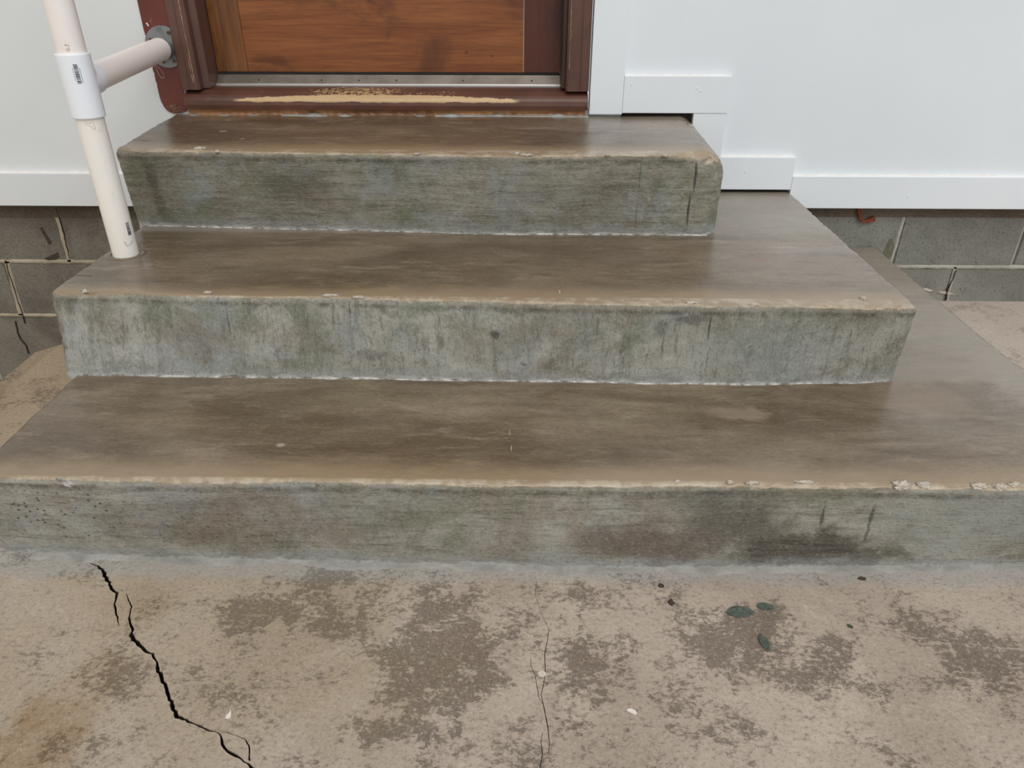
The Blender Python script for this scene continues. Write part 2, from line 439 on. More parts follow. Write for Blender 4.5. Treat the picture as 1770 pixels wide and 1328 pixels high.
def mat_brown_paint(name, a, b, chips=.4, axis=2):
    n = NB(name)
    x = n.noise(6, 5, .6, .4)
    c = n.mix(n.rng(x, .3, .7), a, b)
    stretch = (3, 3, .12) if axis == 2 else (.12, 3, 3)
    s = n.noise(30, 5, .7, .2, stretch=stretch)
    c = n.mix(n.math('MULTIPLY', n.rng(s, .6, .75), .3), c, srgb(122, 96, 84))
    ch = n.noise(38, 6, .75, .3, stretch=((1.5, 1, .45) if axis == 2 else (.45, 1, 1.5)), loc=(7, 3, 2))
    c = n.mix(n.math('MULTIPLY', n.rng(ch, .69, .72), chips), c, srgb(190, 160, 122))
    h = n.math('ADD', s, n.math('MULTIPLY', n.noise(120, 3, .6), .3))
    return n.done(c, .42, n.bump(h, .35, .0012), .5)


def mat_sill():
    n = NB('sill_peeling_brown_paint')
    X, Y, Z = n.xyz()
    x = n.noise(6, 5, .6, .4)
    c = n.mix(n.rng(x, .3, .7), srgb(80, 50, 38), srgb(100, 64, 50))
    raw = n.mix(n.noise(30, 5, .7, 0, stretch=(.1, 1, 2)), srgb(176, 142, 100), srgb(206, 176, 132))
    # worn nosing: paint peeled to bare timber between about x=-.8 and -.05, widest in the middle
    w = n.rng(n.math('ABSOLUTE', n.math('ADD', X, .47)), .1, .5, 1, 0)
    up_e = n.math('ADD', -.0, n.math('MULTIPLY', w, .030))
    yv = n.math('ADD', Y, n.math('MULTIPLY', n.math('SUBTRACT', n.noise(40, 6, .75), .5), .016))
    band = n.math('MULTIPLY', n.rng(n.math('SUBTRACT', n.math('SUBTRACT', yv, -.024), n.math('MULTIPLY', w, .014)), -.001, .001, 1, 0),
                  n.rng(n.math('ADD', Z, n.math('MULTIPLY', n.math('SUBTRACT', n.noise(14, 6, .7), .5), .014)), .6485, .650))
    band = n.math('MULTIPLY', band, n.rng(w, .08, .16))
    spk = n.math('MULTIPLY', n.rng(n.math('ADD', n.noise(95, 5, .8), n.math('MULTIPLY', n.blobs([((-.53, .01, .67), (.2, .05, .05), .17), ((-.3, .0, .67), (.12, .02, .05), .1)], .02), 1)), .66, .70), n.rng(Y, -.018, -.012))
    c = n.mix(n.math('MAXIMUM', band, n.math('MULTIPLY', spk, .85)), c, raw)
    ch = n.noise(45, 5, .7, .2, stretch=(.5, 1, 1.6), loc=(2, 2, 2))
    c = n.mix(n.rng(ch, .72, .74), c, srgb(184, 160, 132))
    return n.done(c, .42, n.bump(n.math('ADD', n.math('MULTIPLY', band, -1), n.noise(60, 4, .6, 0, stretch=(.2, 1, 1))), .4, .0012), .5)


def mat_wood(name, dark, mid, light, horiz=True, knots=()):
    n = NB(name)
    s1 = (.35, 1, 5) if horiz else (5, 1, .35)
    s2 = (.5, 1, 16) if horiz else (16, 1, .5)
    a = n.noise(5, 6, .62, .9, stretch=s1)
    b = n.noise(14, 6, .7, .3, stretch=s2)
    c = n.mix(n.rng(a, .3, .7), mid, light)
    c = n.mix(n.math('MULTIPLY', n.rng(b, .48, .68), .38), c, dark)
    bl = n.noise(4.5, 4, .6, .5, loc=(3, 3, 8), stretch=((.8, 1, 1.5) if horiz else (1.5, 1, .8)))
    c = n.mix(n.math('MULTIPLY', n.rng(bl, .5, .64), .6), c, dark)
    if knots:
        c = n.mix(n.blobs(list(knots), .004, 40), c, srgb(56, 26, 12))
    f = n.noise(150, 3, .6, 0, stretch=((.08, 1, 1) if horiz else (1, 1, .08)))
    c = n.mix(n.math('MULTIPLY', n.rng(f, .5, .7), .25), c, srgb(60, 26, 10))
    return n.done(c, .33, n.bump(b, .12, .0006), .5)


def mat_plain(name, c, rough=.5, metal=0.0, var=.0, c2=None, bump=0.0, sc=40):
    n = NB(name)
    if c2 is not None:
        x = n.noise(sc, 5, .7, .3)
        col = n.mix(n.rng(x, .35, .65), c, c2)
        nr = n.bump(x, bump, .002) if bump else None
        return n.done(col, rough, nr, .5, metal)
    return n.done(c, rough, None, .5, metal)


M = {}
M['top'] = mat_step('top'); M['middle'] = mat_step('middle'); M['bottom'] = mat_step('bottom')
M['floor'] = mat_floor()
M['white_r'] = mat_paint('white_cladding_paint', srgb(226, 230, 233), srgb(230, 234, 236), .35, .04, .2)
M['white_l'] = mat_paint('white_cladding_paint_left', srgb(220, 221, 219), srgb(226, 226, 224), .35, .05, .2)
M['trim'] = mat_paint('white_trim_paint', srgb(228, 232, 235), srgb(233, 237, 239), .3, .05, .35)
M['caulk'] = mat_plain('cream_caulk', srgb(226, 214, 200), .6, c2=srgb(236, 232, 226))
M['block_l'] = mat_block('block_face_brownish', srgb(104, 96, 85), srgb(134, 126, 113))
M['block_r'] = mat_block('block_face_grey', srgb(122, 121, 112), srgb(148, 147, 137))
M['mortar_l'] = mat_mortar('wall_mortar', srgb(158, 143, 120), srgb(186, 172, 148))
M['mortar_r'] = mat_mortar('pale_mortar', srgb(160, 156, 144), srgb(184, 180, 168))
M['fillet'] = mat_mortar('cement_wash', srgb(142, 139, 132), srgb(172, 169, 162))
M['salt'] = mat_plain('white_cement_seam', srgb(104, 96, 84), .85, c2=srgb(200, 198, 192), bump=.8, sc=34)
M['lump'] = mat_mortar('old_mortar_lump', srgb(186, 174, 158), srgb(218, 208, 194))
M['casing'] = mat_brown_paint('brown_frame_paint', srgb(86, 57, 45), srgb(103, 70, 57), .45)
M['casing_dark'] = mat_brown_paint('dark_brown_stop_paint', srgb(66, 44, 35), srgb(82, 56, 45), .3)
M['maroon'] = mat_brown_paint('maroon_board_paint', srgb(96, 42, 32), srgb(112, 54, 42), .3)
M['sill'] = mat_sill()
M['raw_wood'] = mat_wood('bare_rotting_timber', srgb(96, 48, 24), srgb(158, 102, 60), srgb(196, 148, 98), True)
M['rail'] = mat_wood('stained_door_rail', srgb(74, 38, 17), srgb(122, 66, 28), srgb(150, 90, 44), True,
                     [(sp(806, 91, y=.1), (.006, .05, .006), .7), (sp(850, 97, y=.1), (.008, .05, .0025), .7)])
M['stile'] = mat_wood('stained_left_stile', srgb(44, 25, 12), srgb(98, 58, 27), srgb(132, 82, 38), False)
M['stile_r'] = mat_wood('dark_right_stile', srgb(60, 26, 13), srgb(82, 38, 21), srgb(96, 48, 27), False)
M['alu'] = mat_plain('worn_aluminium', srgb(136, 126, 116), .34, .8, c2=srgb(118, 108, 98), bump=.03, sc=12)
M['alu_highlight'] = mat_plain('aluminium_edge_highlight', srgb(214, 210, 204), .28, .9)
M['pvc'] = mat_paint('cream_pipe_plastic', srgb(244, 236, 224), srgb(249, 244, 236), .32, .3, .1)
M['pvc_pink'] = mat_paint('pinkish_pipe_plastic', srgb(245, 234, 226), srgb(250, 241, 234), .35, .1, .1)
M['tee'] = mat_paint('white_fitting_plastic', srgb(240, 242, 244), srgb(244, 245, 246), .28, .12, .1)
M['galv'] = mat_plain('dull_galvanised_steel', srgb(122, 122, 122), .5, .6, c2=srgb(148, 148, 148), bump=.2, sc=25)
M['screw'] = mat_plain('rusty_brass_screw', srgb(136, 112, 84), .45, .7, c2=srgb(94, 76, 58), sc=200)
M['ink'] = mat_plain('dark_blue_ink', srgb(48, 50, 66), .6)
M['ink_red'] = mat_plain('red_brown_ink', srgb(140, 70, 62), .6)
M['pencil'] = mat_plain('grey_scratch', srgb(96, 90, 84), .7)
M['glue'] = mat_plain('dried_glue', srgb(176, 160, 136), .5, c2=srgb(206, 194, 174), sc=120)
M['rust'] = mat_plain('orange_rust', srgb(150, 74, 44), .8, c2=srgb(96, 48, 32), bump=.6, sc=110)
M['leaf'] = mat_plain('dark_dry_leaf', srgb(62, 72, 62), .7, c2=srgb(92, 100, 90), bump=.5, sc=140)
M['leaf_g'] = mat_plain('small_green_leaf', srgb(52, 66, 40), .6, c2=srgb(70, 84, 54), sc=150)
M['vein'] = mat_plain('pale_leaf_vein', srgb(88, 97, 86), .7)
M['chip'] = mat_plain('white_paint_chip', srgb(226, 216, 204), .5)
M['debris'] = mat_plain('dark_brown_crumb', srgb(78, 62, 48), .85, c2=srgb(52, 42, 34), sc=200)
M['dark'] = mat_plain('dark_void_fill', srgb(46, 38, 32), .8)
M['soil'] = mat_mortar('lower_ground_concrete', srgb(118, 104, 86), srgb(146, 130, 110))
M['black'] = mat_plain('black_rubber_seal', srgb(30, 28, 26), .7)


# ------------------------------------------------------------------ object helpers
def link(name, me, mat, parent=None, smooth=False):
    o = bpy.data.objects.new(name, me)
    COL.objects.link(o)
    if mat is not None:
        for mm in (mat if isinstance(mat, (list, tuple)) else [mat]):
            me.materials.append(mm)
    if smooth:
        for p in me.polygons: p.use_smooth = True
    if parent is not None: o.parent = parent
    return o


def from_bm(name, bm, mat, parent=None, smooth=False):
    me = bpy.data.meshes.new(name)
    bmesh.ops.recalc_face_normals(bm, faces=bm.faces)
    bm.to_mesh(me); bm.free()
    return link(name, me, mat, parent, smooth)


def thing(name, label, cat, group=None):
    o = bpy.data.objects.new(name, None)
    o.empty_display_size = .05
    COL.objects.link(o)
    o['label'] = label; o['category'] = cat
    if group: o['group'] = group
    return o


def tag(o, label, cat, group=None):
    o['label'] = label; o['category'] = cat
    if group: o['group'] = group
    return o


def struct(o, label):
    o['kind'] = 'structure'; o['label'] = label
    return o


def box_bm(x0, x1, y0, y1, z0, z1, bev=.0015, seg=2, bm=None):
    b = bmesh.new()
    bmesh.ops.create_cube(b, size=1)
    for v in b.verts:
        v.co = Vector((x0+(v.co.x+.5)*(x1-x0), y0+(v.co.y+.5)*(y1-y0), z0+(v.co.z+.5)*(z1-z0)))
    if bev: bmesh.ops.bevel(b, geom=b.edges[:], offset=bev, segments=seg, affect='EDGES', profile=.5)
    if bm is None: return b
    me = bpy.data.meshes.new('tmp'); b.to_mesh(me); b.free(); bm.from_mesh(me); bpy.data.meshes.remove(me)
    return bm


def prism_bm(pts, y0, y1, bev=0.0):
    """outline pts (x, z) extruded from y0 to y1"""
    b = bmesh.new()
    f = [b.verts.new((x, y0, z)) for x, z in pts]
    k = [b.verts.new((x, y1, z)) for x, z in pts]
    b.faces.new(f); b.faces.new(list(reversed(k)))
    n = len(pts)
    for i in range(n): b.faces.new((f[i], k[i], k[(i+1) % n], f[(i+1) % n]))
    bmesh.ops.recalc_face_normals(b, faces=b.faces)
    if bev: bmesh.ops.bevel(b, geom=[e for e in b.edges], offset=bev, segments=2, affect='EDGES')
    return b


def prism_x(pts, x0, x1, bev=0.0):
    """outline pts (y, z) extruded along x"""
    b = bmesh.new()
    f = [b.verts.new((x0, y, z)) for y, z in pts]
    k = [b.verts.new((x1, y, z)) for y, z in pts]
    b.faces.new(f); b.faces.new(list(reversed(k)))
    n = len(pts)
    for i in range(n): b.faces.new((f[i], k[i], k[(i+1) % n], f[(i+1) % n]))
    bmesh.ops.recalc_face_normals(b, faces=b.faces)
    if bev: bmesh.ops.bevel(b, geom=[e for e in b.edges], offset=bev, segments=2, affect='EDGES')
    return b


def flat_prism(pts, z0, z1, bm=None):
    b = bm or bmesh.new()
    f = [b.verts.new((x, y, z0)) for x, y in pts]
    k = [b.verts.new((x, y, z1)) for x, y in pts]
    fa = [b.faces.new(f), b.faces.new(list(reversed(k)))]
    n = len(pts)
    for i in range(n): fa.append(b.faces.new((f[i], k[i], k[(i+1) % n], f[(i+1) % n])))
    bmesh.ops.recalc_face_normals(b, faces=fa)
    return b


def interp(tab):
    xs = [a for a, _ in tab]; ys = [b for _, b in tab]
    return lambda x: float(np.interp(x, xs, ys))


# ------------------------------------------------------------------ floor slab with its real cracks
def crack_pts(raw, sc, ox, oy, wid=None, width=3):
    out = []
    for i, (a, b) in enumerate(raw):
        p = up(ox+a/sc, oy+b/sc, z=0)
        w = (wid[i] if wid else width)/sc
        mpp = abs(up(ox+a/sc+1, oy+b/sc, z=0).x - p.x)
        out.append((Vector((p.x, p.y)), w*mpp))
    return out


def crack_cutter(pl, seed, depth=.05, jag=.28):
    rnd = random.Random(seed)
    # refine
    fine = []
    for (a, wa), (b, wb_) in zip(pl[:-1], pl[1:]):
        n = max(2, int((b-a).length/.005))
        for k in range(n):
            t = k/n
            fine.append((a.lerp(b, t), wa+(wb_-wa)*t))
    fine.append(pl[-1])
    n = len(fine)
    L, R = [], []
    for i, (p, w) in enumerate(fine):
        q0 = fine[max(0, i-1)][0]; q1 = fine[min(n-1, i+1)][0]
        d = (q1-q0).normalized(); nn = Vector((-d.y, d.x))
        off = nn*rnd.uniform(-.4, .4)*w*.6 if 0 < i < n-1 else nn*0
        L.append(p+off+nn*w*.5*(1+rnd.uniform(-jag, jag)))
        R.append(p+off-nn*w*.5*(1+rnd.uniform(-jag, jag)))
    b = bmesh.new()
    tl = [b.verts.new((p.x, p.y, .02)) for p in L]; tr = [b.verts.new((p.x, p.y, .02)) for p in R]
    bl = [b.verts.new((p.x, p.y, -depth)) for p in L]; br = [b.verts.new((p.x, p.y, -depth)) for p in R]
    for i in range(n-1):
        b.faces.new((tl[i], tr[i], tr[i+1], tl[i+1])); b.faces.new((bl[i], bl[i+1], br[i+1], br[i]))
        b.faces.new((tl[i], tl[i+1], bl[i+1], bl[i])); b.faces.new((tr[i], br[i], br[i+1], tr[i+1]))
    b.faces.new((tl[0], bl[0], br[0], tr[0])); b.faces.new((tl[-1], tr[-1], br[-1], bl[-1]))
    bmesh.ops.recalc_face_normals(b, faces=b.faces)
    me = bpy.data.meshes.new('cutter'); b.to_mesh(me); b.free()
    return bpy.data.objects.new('cutter', me)


A = crack_pts([(120, 55), (180, 75), (240, 98), (275, 130), (300, 180), (325, 235), (355, 265), (345, 320), (350, 370), (365, 430), (370, 470)],
              3.513, 100, 950, [3, 8, 12, 20, 21, 18, 20, 13, 11, 8, 2])
B = crack_pts([(415, 268), (430, 310), (447, 345), (440, 370), (432, 430), (455, 490), (440, 525), (490, 575), (530, 615), (575, 632), (600, 680), (610, 740), (635, 790),
               (665, 860), (680, 910), (705, 970), (725, 1015), (760, 1030), (840, 1062), (920, 1105), (965, 1108), (985, 1125), (1000, 1180), (1020, 1220), (1080, 1250),
               (1115, 1275), (1150, 1300), (1210, 1345), (1280, 1400), (1400, 1500)],
              3.513, 100, 950, [4, 8, 8, 8, 12, 19, 25, 22, 19, 18, 11, 24, 24, 21, 21, 26, 24, 18, 11, 13, 8, 8, 18, 19, 19, 10, 13, 26, 20, 22, 14])
Cc = crack_pts([(985, 1110), (1030, 1112), (1090, 1135), (1140, 1155), (1160, 1190), (1165, 1240), (1163, 1285)], 3.513, 100, 950, [3, 5, 5, 8, 8, 8, 12])
A2 = crack_pts([(365, 240), (385, 243), (395, 256)], 3.513, 100, 950, [3, 4, 3])
D = crack_pts([(553, 540), (545, 600), (570, 680), (602, 745), (597, 790), (585, 850), (588, 920), (580, 980), (570, 1020), (585, 1090), (597, 1150), (605, 1220), (600, 1270)],
              2.423, 700, 780, [1.2, 1.4, 1.6, 1.8, 3, 3.2, 3.4, 3.2, 2.8, 4, 4, 3, 2])
D2 = crack_pts([(527, 870), (528, 900), (545, 940), (556, 1000), (560, 1030), (578, 1060)], 2.423, 700, 780, [2, 2.4, 2.6, 2.6, 3, 2.4])
D3 = crack_pts([(578, 1180), (570, 1205), (575, 1270), (565, 1328), (560, 1400)], 2.423, 700, 780, [2, 2.6, 3.4, 3.4, 3])

def build_floor():
    outer = [(-1.487, -4.2), (4.2, -4.2), (4.2, .034), (-1.12, .034), (-1.12, -.30), (-1.452, -.345), (-1.487, -.383)]
    inner = [(-1.437, -4.2), (4.2, -4.2), (4.2, .034), (-1.12, .034), (-1.12, -.32), (-1.425, -.335), (-1.437, -.39)]
    b = bmesh.new()
    t = [b.verts.new((x, y, 0)) for x, y in inner]
    e = [b.verts.new((x, y, -.004 if (i in (0, 5, 6, 4)) else 0)) for i, (x, y) in enumerate(outer)]
    lo = [b.verts.new((x, y, -.30)) for x, y in outer]
    n = len(outer)
    b.faces.new(t)
    for i in range(n):
        j = (i+1) % n
        vs_ = [t[i], t[j], e[j], e[i]]
        if (t[i].co-e[i].co).length > 1e-6 or (t[j].co-e[j].co).length > 1e-6:
            b.faces.new(vs_)
        b.faces.new((e[i], e[j], lo[j], lo[i]))
    b.faces.new(list(reversed(lo)))
    bmesh.ops.remove_doubles(b, verts=b.verts, dist=1e-5)
    bmesh.ops.recalc_face_normals(b, faces=b.faces)
    o = from_bm('floor', b, M['floor'])
    for i, (pl, dep) in enumerate(((A, .045), (A2, .02), (B, .05), (Cc, .022), (D, .008), (D2, .006), (D3, .008))):
        c = crack_cutter(pl, 11+i, dep)
        COL.objects.link(c)
        md = o.modifiers.new('b', 'BOOLEAN'); md.operation = 'DIFFERENCE'; md.solver = 'EXACT'; md.object = c
        dg = bpy.context.evaluated_depsgraph_get()
        me = bpy.data.meshes.new_from_object(o.evaluated_get(dg))
        if len(me.polygons) < 8: print('BOOLEAN FAILED', i)
        o.modifiers.clear(); o.data = me
        bpy.data.objects.remove(c)
    return o


floor = struct(build_floor(), 'beige weathered concrete porch floor with a long dark crack at lower left')
b = box_bm(-4.2, 4.2, -4.2, .6, -.5, -.46, 0)
struct(from_bm('trim_7', b, M['soil']), 'lower ground beside the porch slab')


# ------------------------------------------------------------------ concrete staircase
def curve_y(px, z):
    pts = [up(u, v, z=z) for u, v in px]
    return interp([(p.x, p.y) for p in pts])


top_edge = curve_y([(190, 257), (242, 262), (343, 262), (494, 265), (680, 267), (900, 270), (1100, 268), (1245, 268)], .593)
top_base = curve_y([(205, 389), (343, 392), (494, 396), (680, 400), (830, 405), (1094, 406), (1240, 408)], .383)
mid_edge = curve_y([(84, 503), (140, 507), (242, 507), (343, 512), (456, 514), (569, 514), (680, 518), (830, 520), (1019, 526), (1169, 528), (1564, 532)], .383)
mid_base = curve_y([(114, 648), (343, 651), (494, 653), (680, 656), (981, 660), (1280, 665), (1480, 662), (1551, 658)], .192)
bot_edge = curve_y([(-66, 824), (0, 826), (100, 829), (200, 832), (330, 833), (500, 832), (700, 835), (870, 839), (1076, 841), (1269, 838), (1522, 843), (1733, 847), (1880, 850)], .192)
bot_base = curve_y([(-4, 954), (41, 955), (289, 966), (500, 970), (703, 975), (989, 982), (1300, 982), (1376, 982), (1583, 980), (1770, 977), (1900, 975)], 0.0)


def sstep(a, b, x):
    t = np.clip((x-a)/(b-a), 0, 1)
    return t*t*(3-2*t)


def step_mesh(name, xl, xr, yb, zt, zb, fe, fb, rs, rl, rr, rise_back=0.0, seed=0, amp=1.0, xr_base=None):
    yf = min(fe(xl), fe((xl+xr)/2), fe(xr))
    def dens(a, b_, step, ea, eb, fine=.0022, band=.03):
        """coordinates from a to b_, dense in a band at either end"""
        out = [a]
        x = a
        while x < b_-1e-6:
            s = step
            if ea and x-a < band: s = fine
            if eb and b_-x < band+step: s = fine
            x = min(b_, x+s); out.append(x)
        if len(out) > 2 and out[-1]-out[-2] < .3*fine: out.pop(-2)
        return out
    xs = dens(xl, xr, .0052, True, True, .0026, .05)
    ys = dens(yf, yb, .0058, True, False)
    zs = dens(zb-.01, zt, .0048, False, True)
    verts, idx, faces = [], {}, []
    def vid(p):
        k = (round(p[0], 6), round(p[1], 6), round(p[2], 6))
        if k not in idx:
            idx[k] = len(verts); verts.append(p)
        return idx[k]
    def grid(A_, B_, fn, flip):
        ids = [[vid(fn(a, c)) for c in B_] for a in A_]
        for i in range(len(A_)-1):
            for j in range(len(B_)-1):
                q = (ids[i][j], ids[i+1][j], ids[i+1][j+1], ids[i][j+1])
                faces.append(q[::-1] if flip else q)
    grid(xs, ys, lambda a, c: (a, c, zt), False)
    grid(xs, zs, lambda a, c: (a, yf, c), False)
    grid(ys, zs, lambda a, c: (xl, a, c), True)
    grid(ys, zs, lambda a, c: (xr, a, c), False)
    P = np.array(verts)
    r = rs + (rl-rs)*(1-sstep(xl, xl+.12, P[:, 0])) + (rr-rs)*sstep(xr-.17, xr-.03, P[:, 0])
    I = P.copy()
    I[:, 0] = np.clip(P[:, 0], xl+r, xr-r)
    I[:, 1] = np.maximum(P[:, 1], yf+r)
    I[:, 2] = np.minimum(P[:, 2], zt-r)
    D_ = P-I
    L = np.linalg.norm(D_, axis=1); L[L == 0] = 1
    Nn = D_/L[:, None]
    Q = I+Nn*r[:, None]
    hgt = np.clip((Q[:, 2]-zb)/(zt-zb), 0, 1)
    FE = np.array([fe(x) for x in Q[:, 0]]); FB = np.array([fb(x) for x in Q[:, 0]])
    target = FB+(FE-FB)*hgt
    wgt = sstep(yb-.02, yf+.12, Q[:, 1]) if False else np.clip((yb-Q[:, 1])/(yb-yf), 0, 1)
    Q[:, 1] += (target-yf)*np.where(Q[:, 1] < yf+.1, 1.0, np.clip(wgt*1.0, 0, 1))
    if xr_base is not None:
        wr_ = sstep(xr-.3, xr, Q[:, 0])
        Q[:, 0] += wr_*(xr_base-xr)*(1-hgt)
    Q[:, 2] += rise_back*np.clip((Q[:, 1]-yf)/(yb-yf), 0, 1)*np.where(hgt > .5, 1, 0)*1.0
    # surface relief: lumpy render, chipped nosing
    out = np.empty_like(Q)
    for i in range(len(Q)):
        p = Vector(Q[i]); n_ = Nn[i]
        topness = n_[2] if L[i] > 0 else 0
        s1 = mn.noise(Vector((p.x*6+seed, p.y*9, p.z*9)))
        s2 = mn.noise(Vector((p.x*26+seed, p.y*26, p.z*40)))
        k = .0022 if topness < .5 else .0010
        d = amp*(s1*k + s2*k*.45)
        if .15 < topness < .97 and n_[1] < -.1 or (abs(n_[0]) > .15 and (topness > .15 or n_[1] < -.15)):
            c = mn.noise(Vector((p.x*38+seed*3, p.y*38, p.z*38)))
            c2 = mn.noise(Vector((p.x*90+seed*3, p.y*90, p.z*90)))
            d += amp*(.0016*c+.0011*c2 - max(0, c-.28)*.009)
        out[i] = Q[i]+n_*d
    me = bpy.data.meshes.new(name)
    me.from_pydata(out.tolist(), [], faces)
    me.update()
    return me


stairs = thing('concrete_staircase', 'three-step weathered concrete staircase with brown treads and grey-green risers below the door', 'stairs')
s1 = link('step', step_mesh('step', -1.068, 1.135, .030, .192, 0.0, bot_edge, bot_base, .012, .022, .014, 0, 1), M['bottom'], stairs, True)
s1['label'] = 'wide bottom step with dark stained riser at right'
s2 = link('step', step_mesh('step', -1.080, .806, .030, .383, .192, mid_edge, mid_base, .008, .012, .014, 0, 5, 1.25), M['middle'], stairs, True)
s2['label'] = 'middle step with pale grey-green riser'
s3 = link('step', step_mesh('step', -1.096, .487, .030, .593, .383, top_edge, top_base, .010, .024, .066, .018, 9), M['top'], stairs, True)
s3['label'] = 'short top step under the door sill'


def seam(fn_y, x0, x1, z, seed, wmin, wmax, hmin, hmax, mat, name='mortar_seam'):
    """irregular cement fillet lying in the corner between a riser and the surface below"""
    b = bmesh.new()
    x = x0; prev = None
    while x <= x1:
        y = fn_y(x)
        a = (mn.noise(Vector((x*7+seed, 0, 0)))+mn.noise(Vector((x*31+seed, 3, 0)))*.6+mn.noise(Vector((x*110, seed, 0)))*.3)*.6+.5
        c = (mn.noise(Vector((x*11+seed, 9, 0)))+mn.noise(Vector((x*47+seed, 5, 0)))*.6+mn.noise(Vector((x*130, seed, 4)))*.3)*.6+.5
        w = wmin+(wmax-wmin)*max(0, min(1, a)); h = hmin+(hmax-hmin)*max(0, min(1, c))
        cur = [b.verts.new(p) for p in ((x, y+.006, z+h), (x, y-.0005, z+h*.95), (x, y-w*.35, z+h*.45), (x, y-w*.7, z+h*.18+.0008), (x, y-w, z-.001))]
        if prev:
            for i in range(4): b.faces.new((prev[i], cur[i], cur[i+1], prev[i+1]))
        prev = cur
        x += .006
    o = from_bm(name, b, mat, stairs, True)
    return o


seam(bot_base, -1.0, 1.28, 0.0, 3, .004, .030, .0008, .0042, M['fillet'])['label'] = 'grey cement wash along the foot of the steps'
seam(mid_base, -1.05, .79, .192, 13, .0005, .008, .0002, .0055, M['salt'])
seam(top_base, -1.06, .455, .383, 23, .0005, .006, .0002, .0045, M['salt'])


# mortar lumps and paint drops stuck on the steps
def lump(u, v, plane, rx, ry, rz, seed, mat='lump', name='mortar_lump', nrm='z'):
    p = up(u, v, **plane)
    b = bmesh.new()
    bmesh.ops.create_icosphere(b, subdivisions=4, radius=1)
    for q in b.verts:
        k = 1+.6*mn.noise(q.co*2.2+Vector((seed, 0, 0)))+.55*mn.noise(q.co*5+Vector((seed, 0, 0)))+.3*mn.noise(q.co*12+Vector((seed, 0, 0)))
        q.co = Vector((q.co.x*rx, q.co.y*ry, q.co.z*rz))*k
    o = from_bm(name, b, M[mat], stairs, True)
    o.location = p
    return o


for i, (u, v, pl, rx, ry, rz) in enumerate((
        (345, 257, dict(z=.594), .013, .009, .004), (375, 262, dict(z=.594), .005, .003, .003), (910, 268, dict(z=.594), .014, .005, .003), (893, 266, dict(z=.594), .007, .004, .003),
        (1050, 268, dict(z=.594), .006, .003, .002), (720, 266, dict(z=.594), .009, .003, .002), (1150, 269, dict(z=.592), .007, .003, .003),
        (1492, 516, dict(z=.384), .007, .007, .004), (570, 511, dict(z=.384), .016, .003, .003), (620, 514, dict(z=.384), .012, .003, .003), (967, 505, dict(z=.384), .0018, .007, .002),
        (148, 504, dict(z=.384), .0045, .0045, .004), (360, 506, dict(z=.384), .009, .003, .003), (1195, 524, dict(z=.383), .012, .004, .003), (1305, 527, dict(z=.383), .012, .003, .003),
        (1557, 839, dict(z=.191), .017, .009, .006), (1596, 838, dict(z=.192), .012, .007, .005), (1690, 841, dict(z=.191), .016, .006, .005), (1728, 842, dict(z=.191), .012, .006, .006), (1752, 839, dict(z=.191), .01, .006, .005),
        (1300, 835, dict(z=.192), .012, .003, .003), (1262, 834, dict(z=.192), .006, .003, .003), (1390, 834, dict(z=.192), .02, .003, .003), (1170, 833, dict(z=.192), .006, .003, .003))):
    lump(u, v, pl, rx, ry, rz, i*3.7)


def decal(pts_px, plane, off, mat, parent, name, thick=.0012):
    """thin raised patch of paint or cement on a riser face; pts in pixels, built at its real place"""
    b = bmesh.new()
    P = [up(u, v, **plane) for u, v in pts_px]
    f = [b.verts.new((p.x, p.y+off, p.z)) for p in P]
    k = [b.verts.new((p.x, p.y+off+.006, p.z)) for p in P]
    b.faces.new(f); b.faces.new(list(reversed(k)))
    n_ = len(P)
    for i in range(n_): b.faces.new((f[i], k[i], k[(i+1) % n_], f[(i+1) % n_]))
    return from_bm(name, b, mat, parent)


decal([(96, 828), (112, 830), (128, 836), (142, 843), (126, 842), (113, 839), (104, 832)], dict(y=-1.2535), -.0015, M['salt'], stairs, 'cement_splash')
decal([(546, 838), (562, 839), (560, 846), (548, 845)], dict(y=-1.2545), -.0015, M['salt'], stairs, 'cement_splash')

# ------------------------------------------------------------------ block wall behind and below
JZ = .1234
wall = box_bm(-4.2, 4.2, .041, .19, -.5, .60, 0)
wb_obj = struct(from_bm('wall_back', wall, M['mortar_r']), 'concrete block foundation wall under the white cladding')
rb = random.Random(4)


def block(x0, x1, z0, z1, mat):
    b = bmesh.new()
    bmesh.ops.create_cube(b, size=1)
    for v in b.verts: v.co = Vector((x0+(v.co.x+.5)*(x1-x0), .034+(v.co.y+.5)*.05, z0+(v.co.z+.5)*(z1-z0)))
    bmesh.ops.bevel(b, geom=b.edges[:], offset=.003, segments=2, affect='EDGES')
    dy = rb.uniform(-.0012, .0012)
    for v in b.verts:
        v.co.y += dy
        v.co.x += .0012*mn.noise(v.co*30); v.co.z += .0012*mn.noise(v.co*30+Vector((5, 5, 5)))
    return from_bm('block', b, mat, wb_obj)


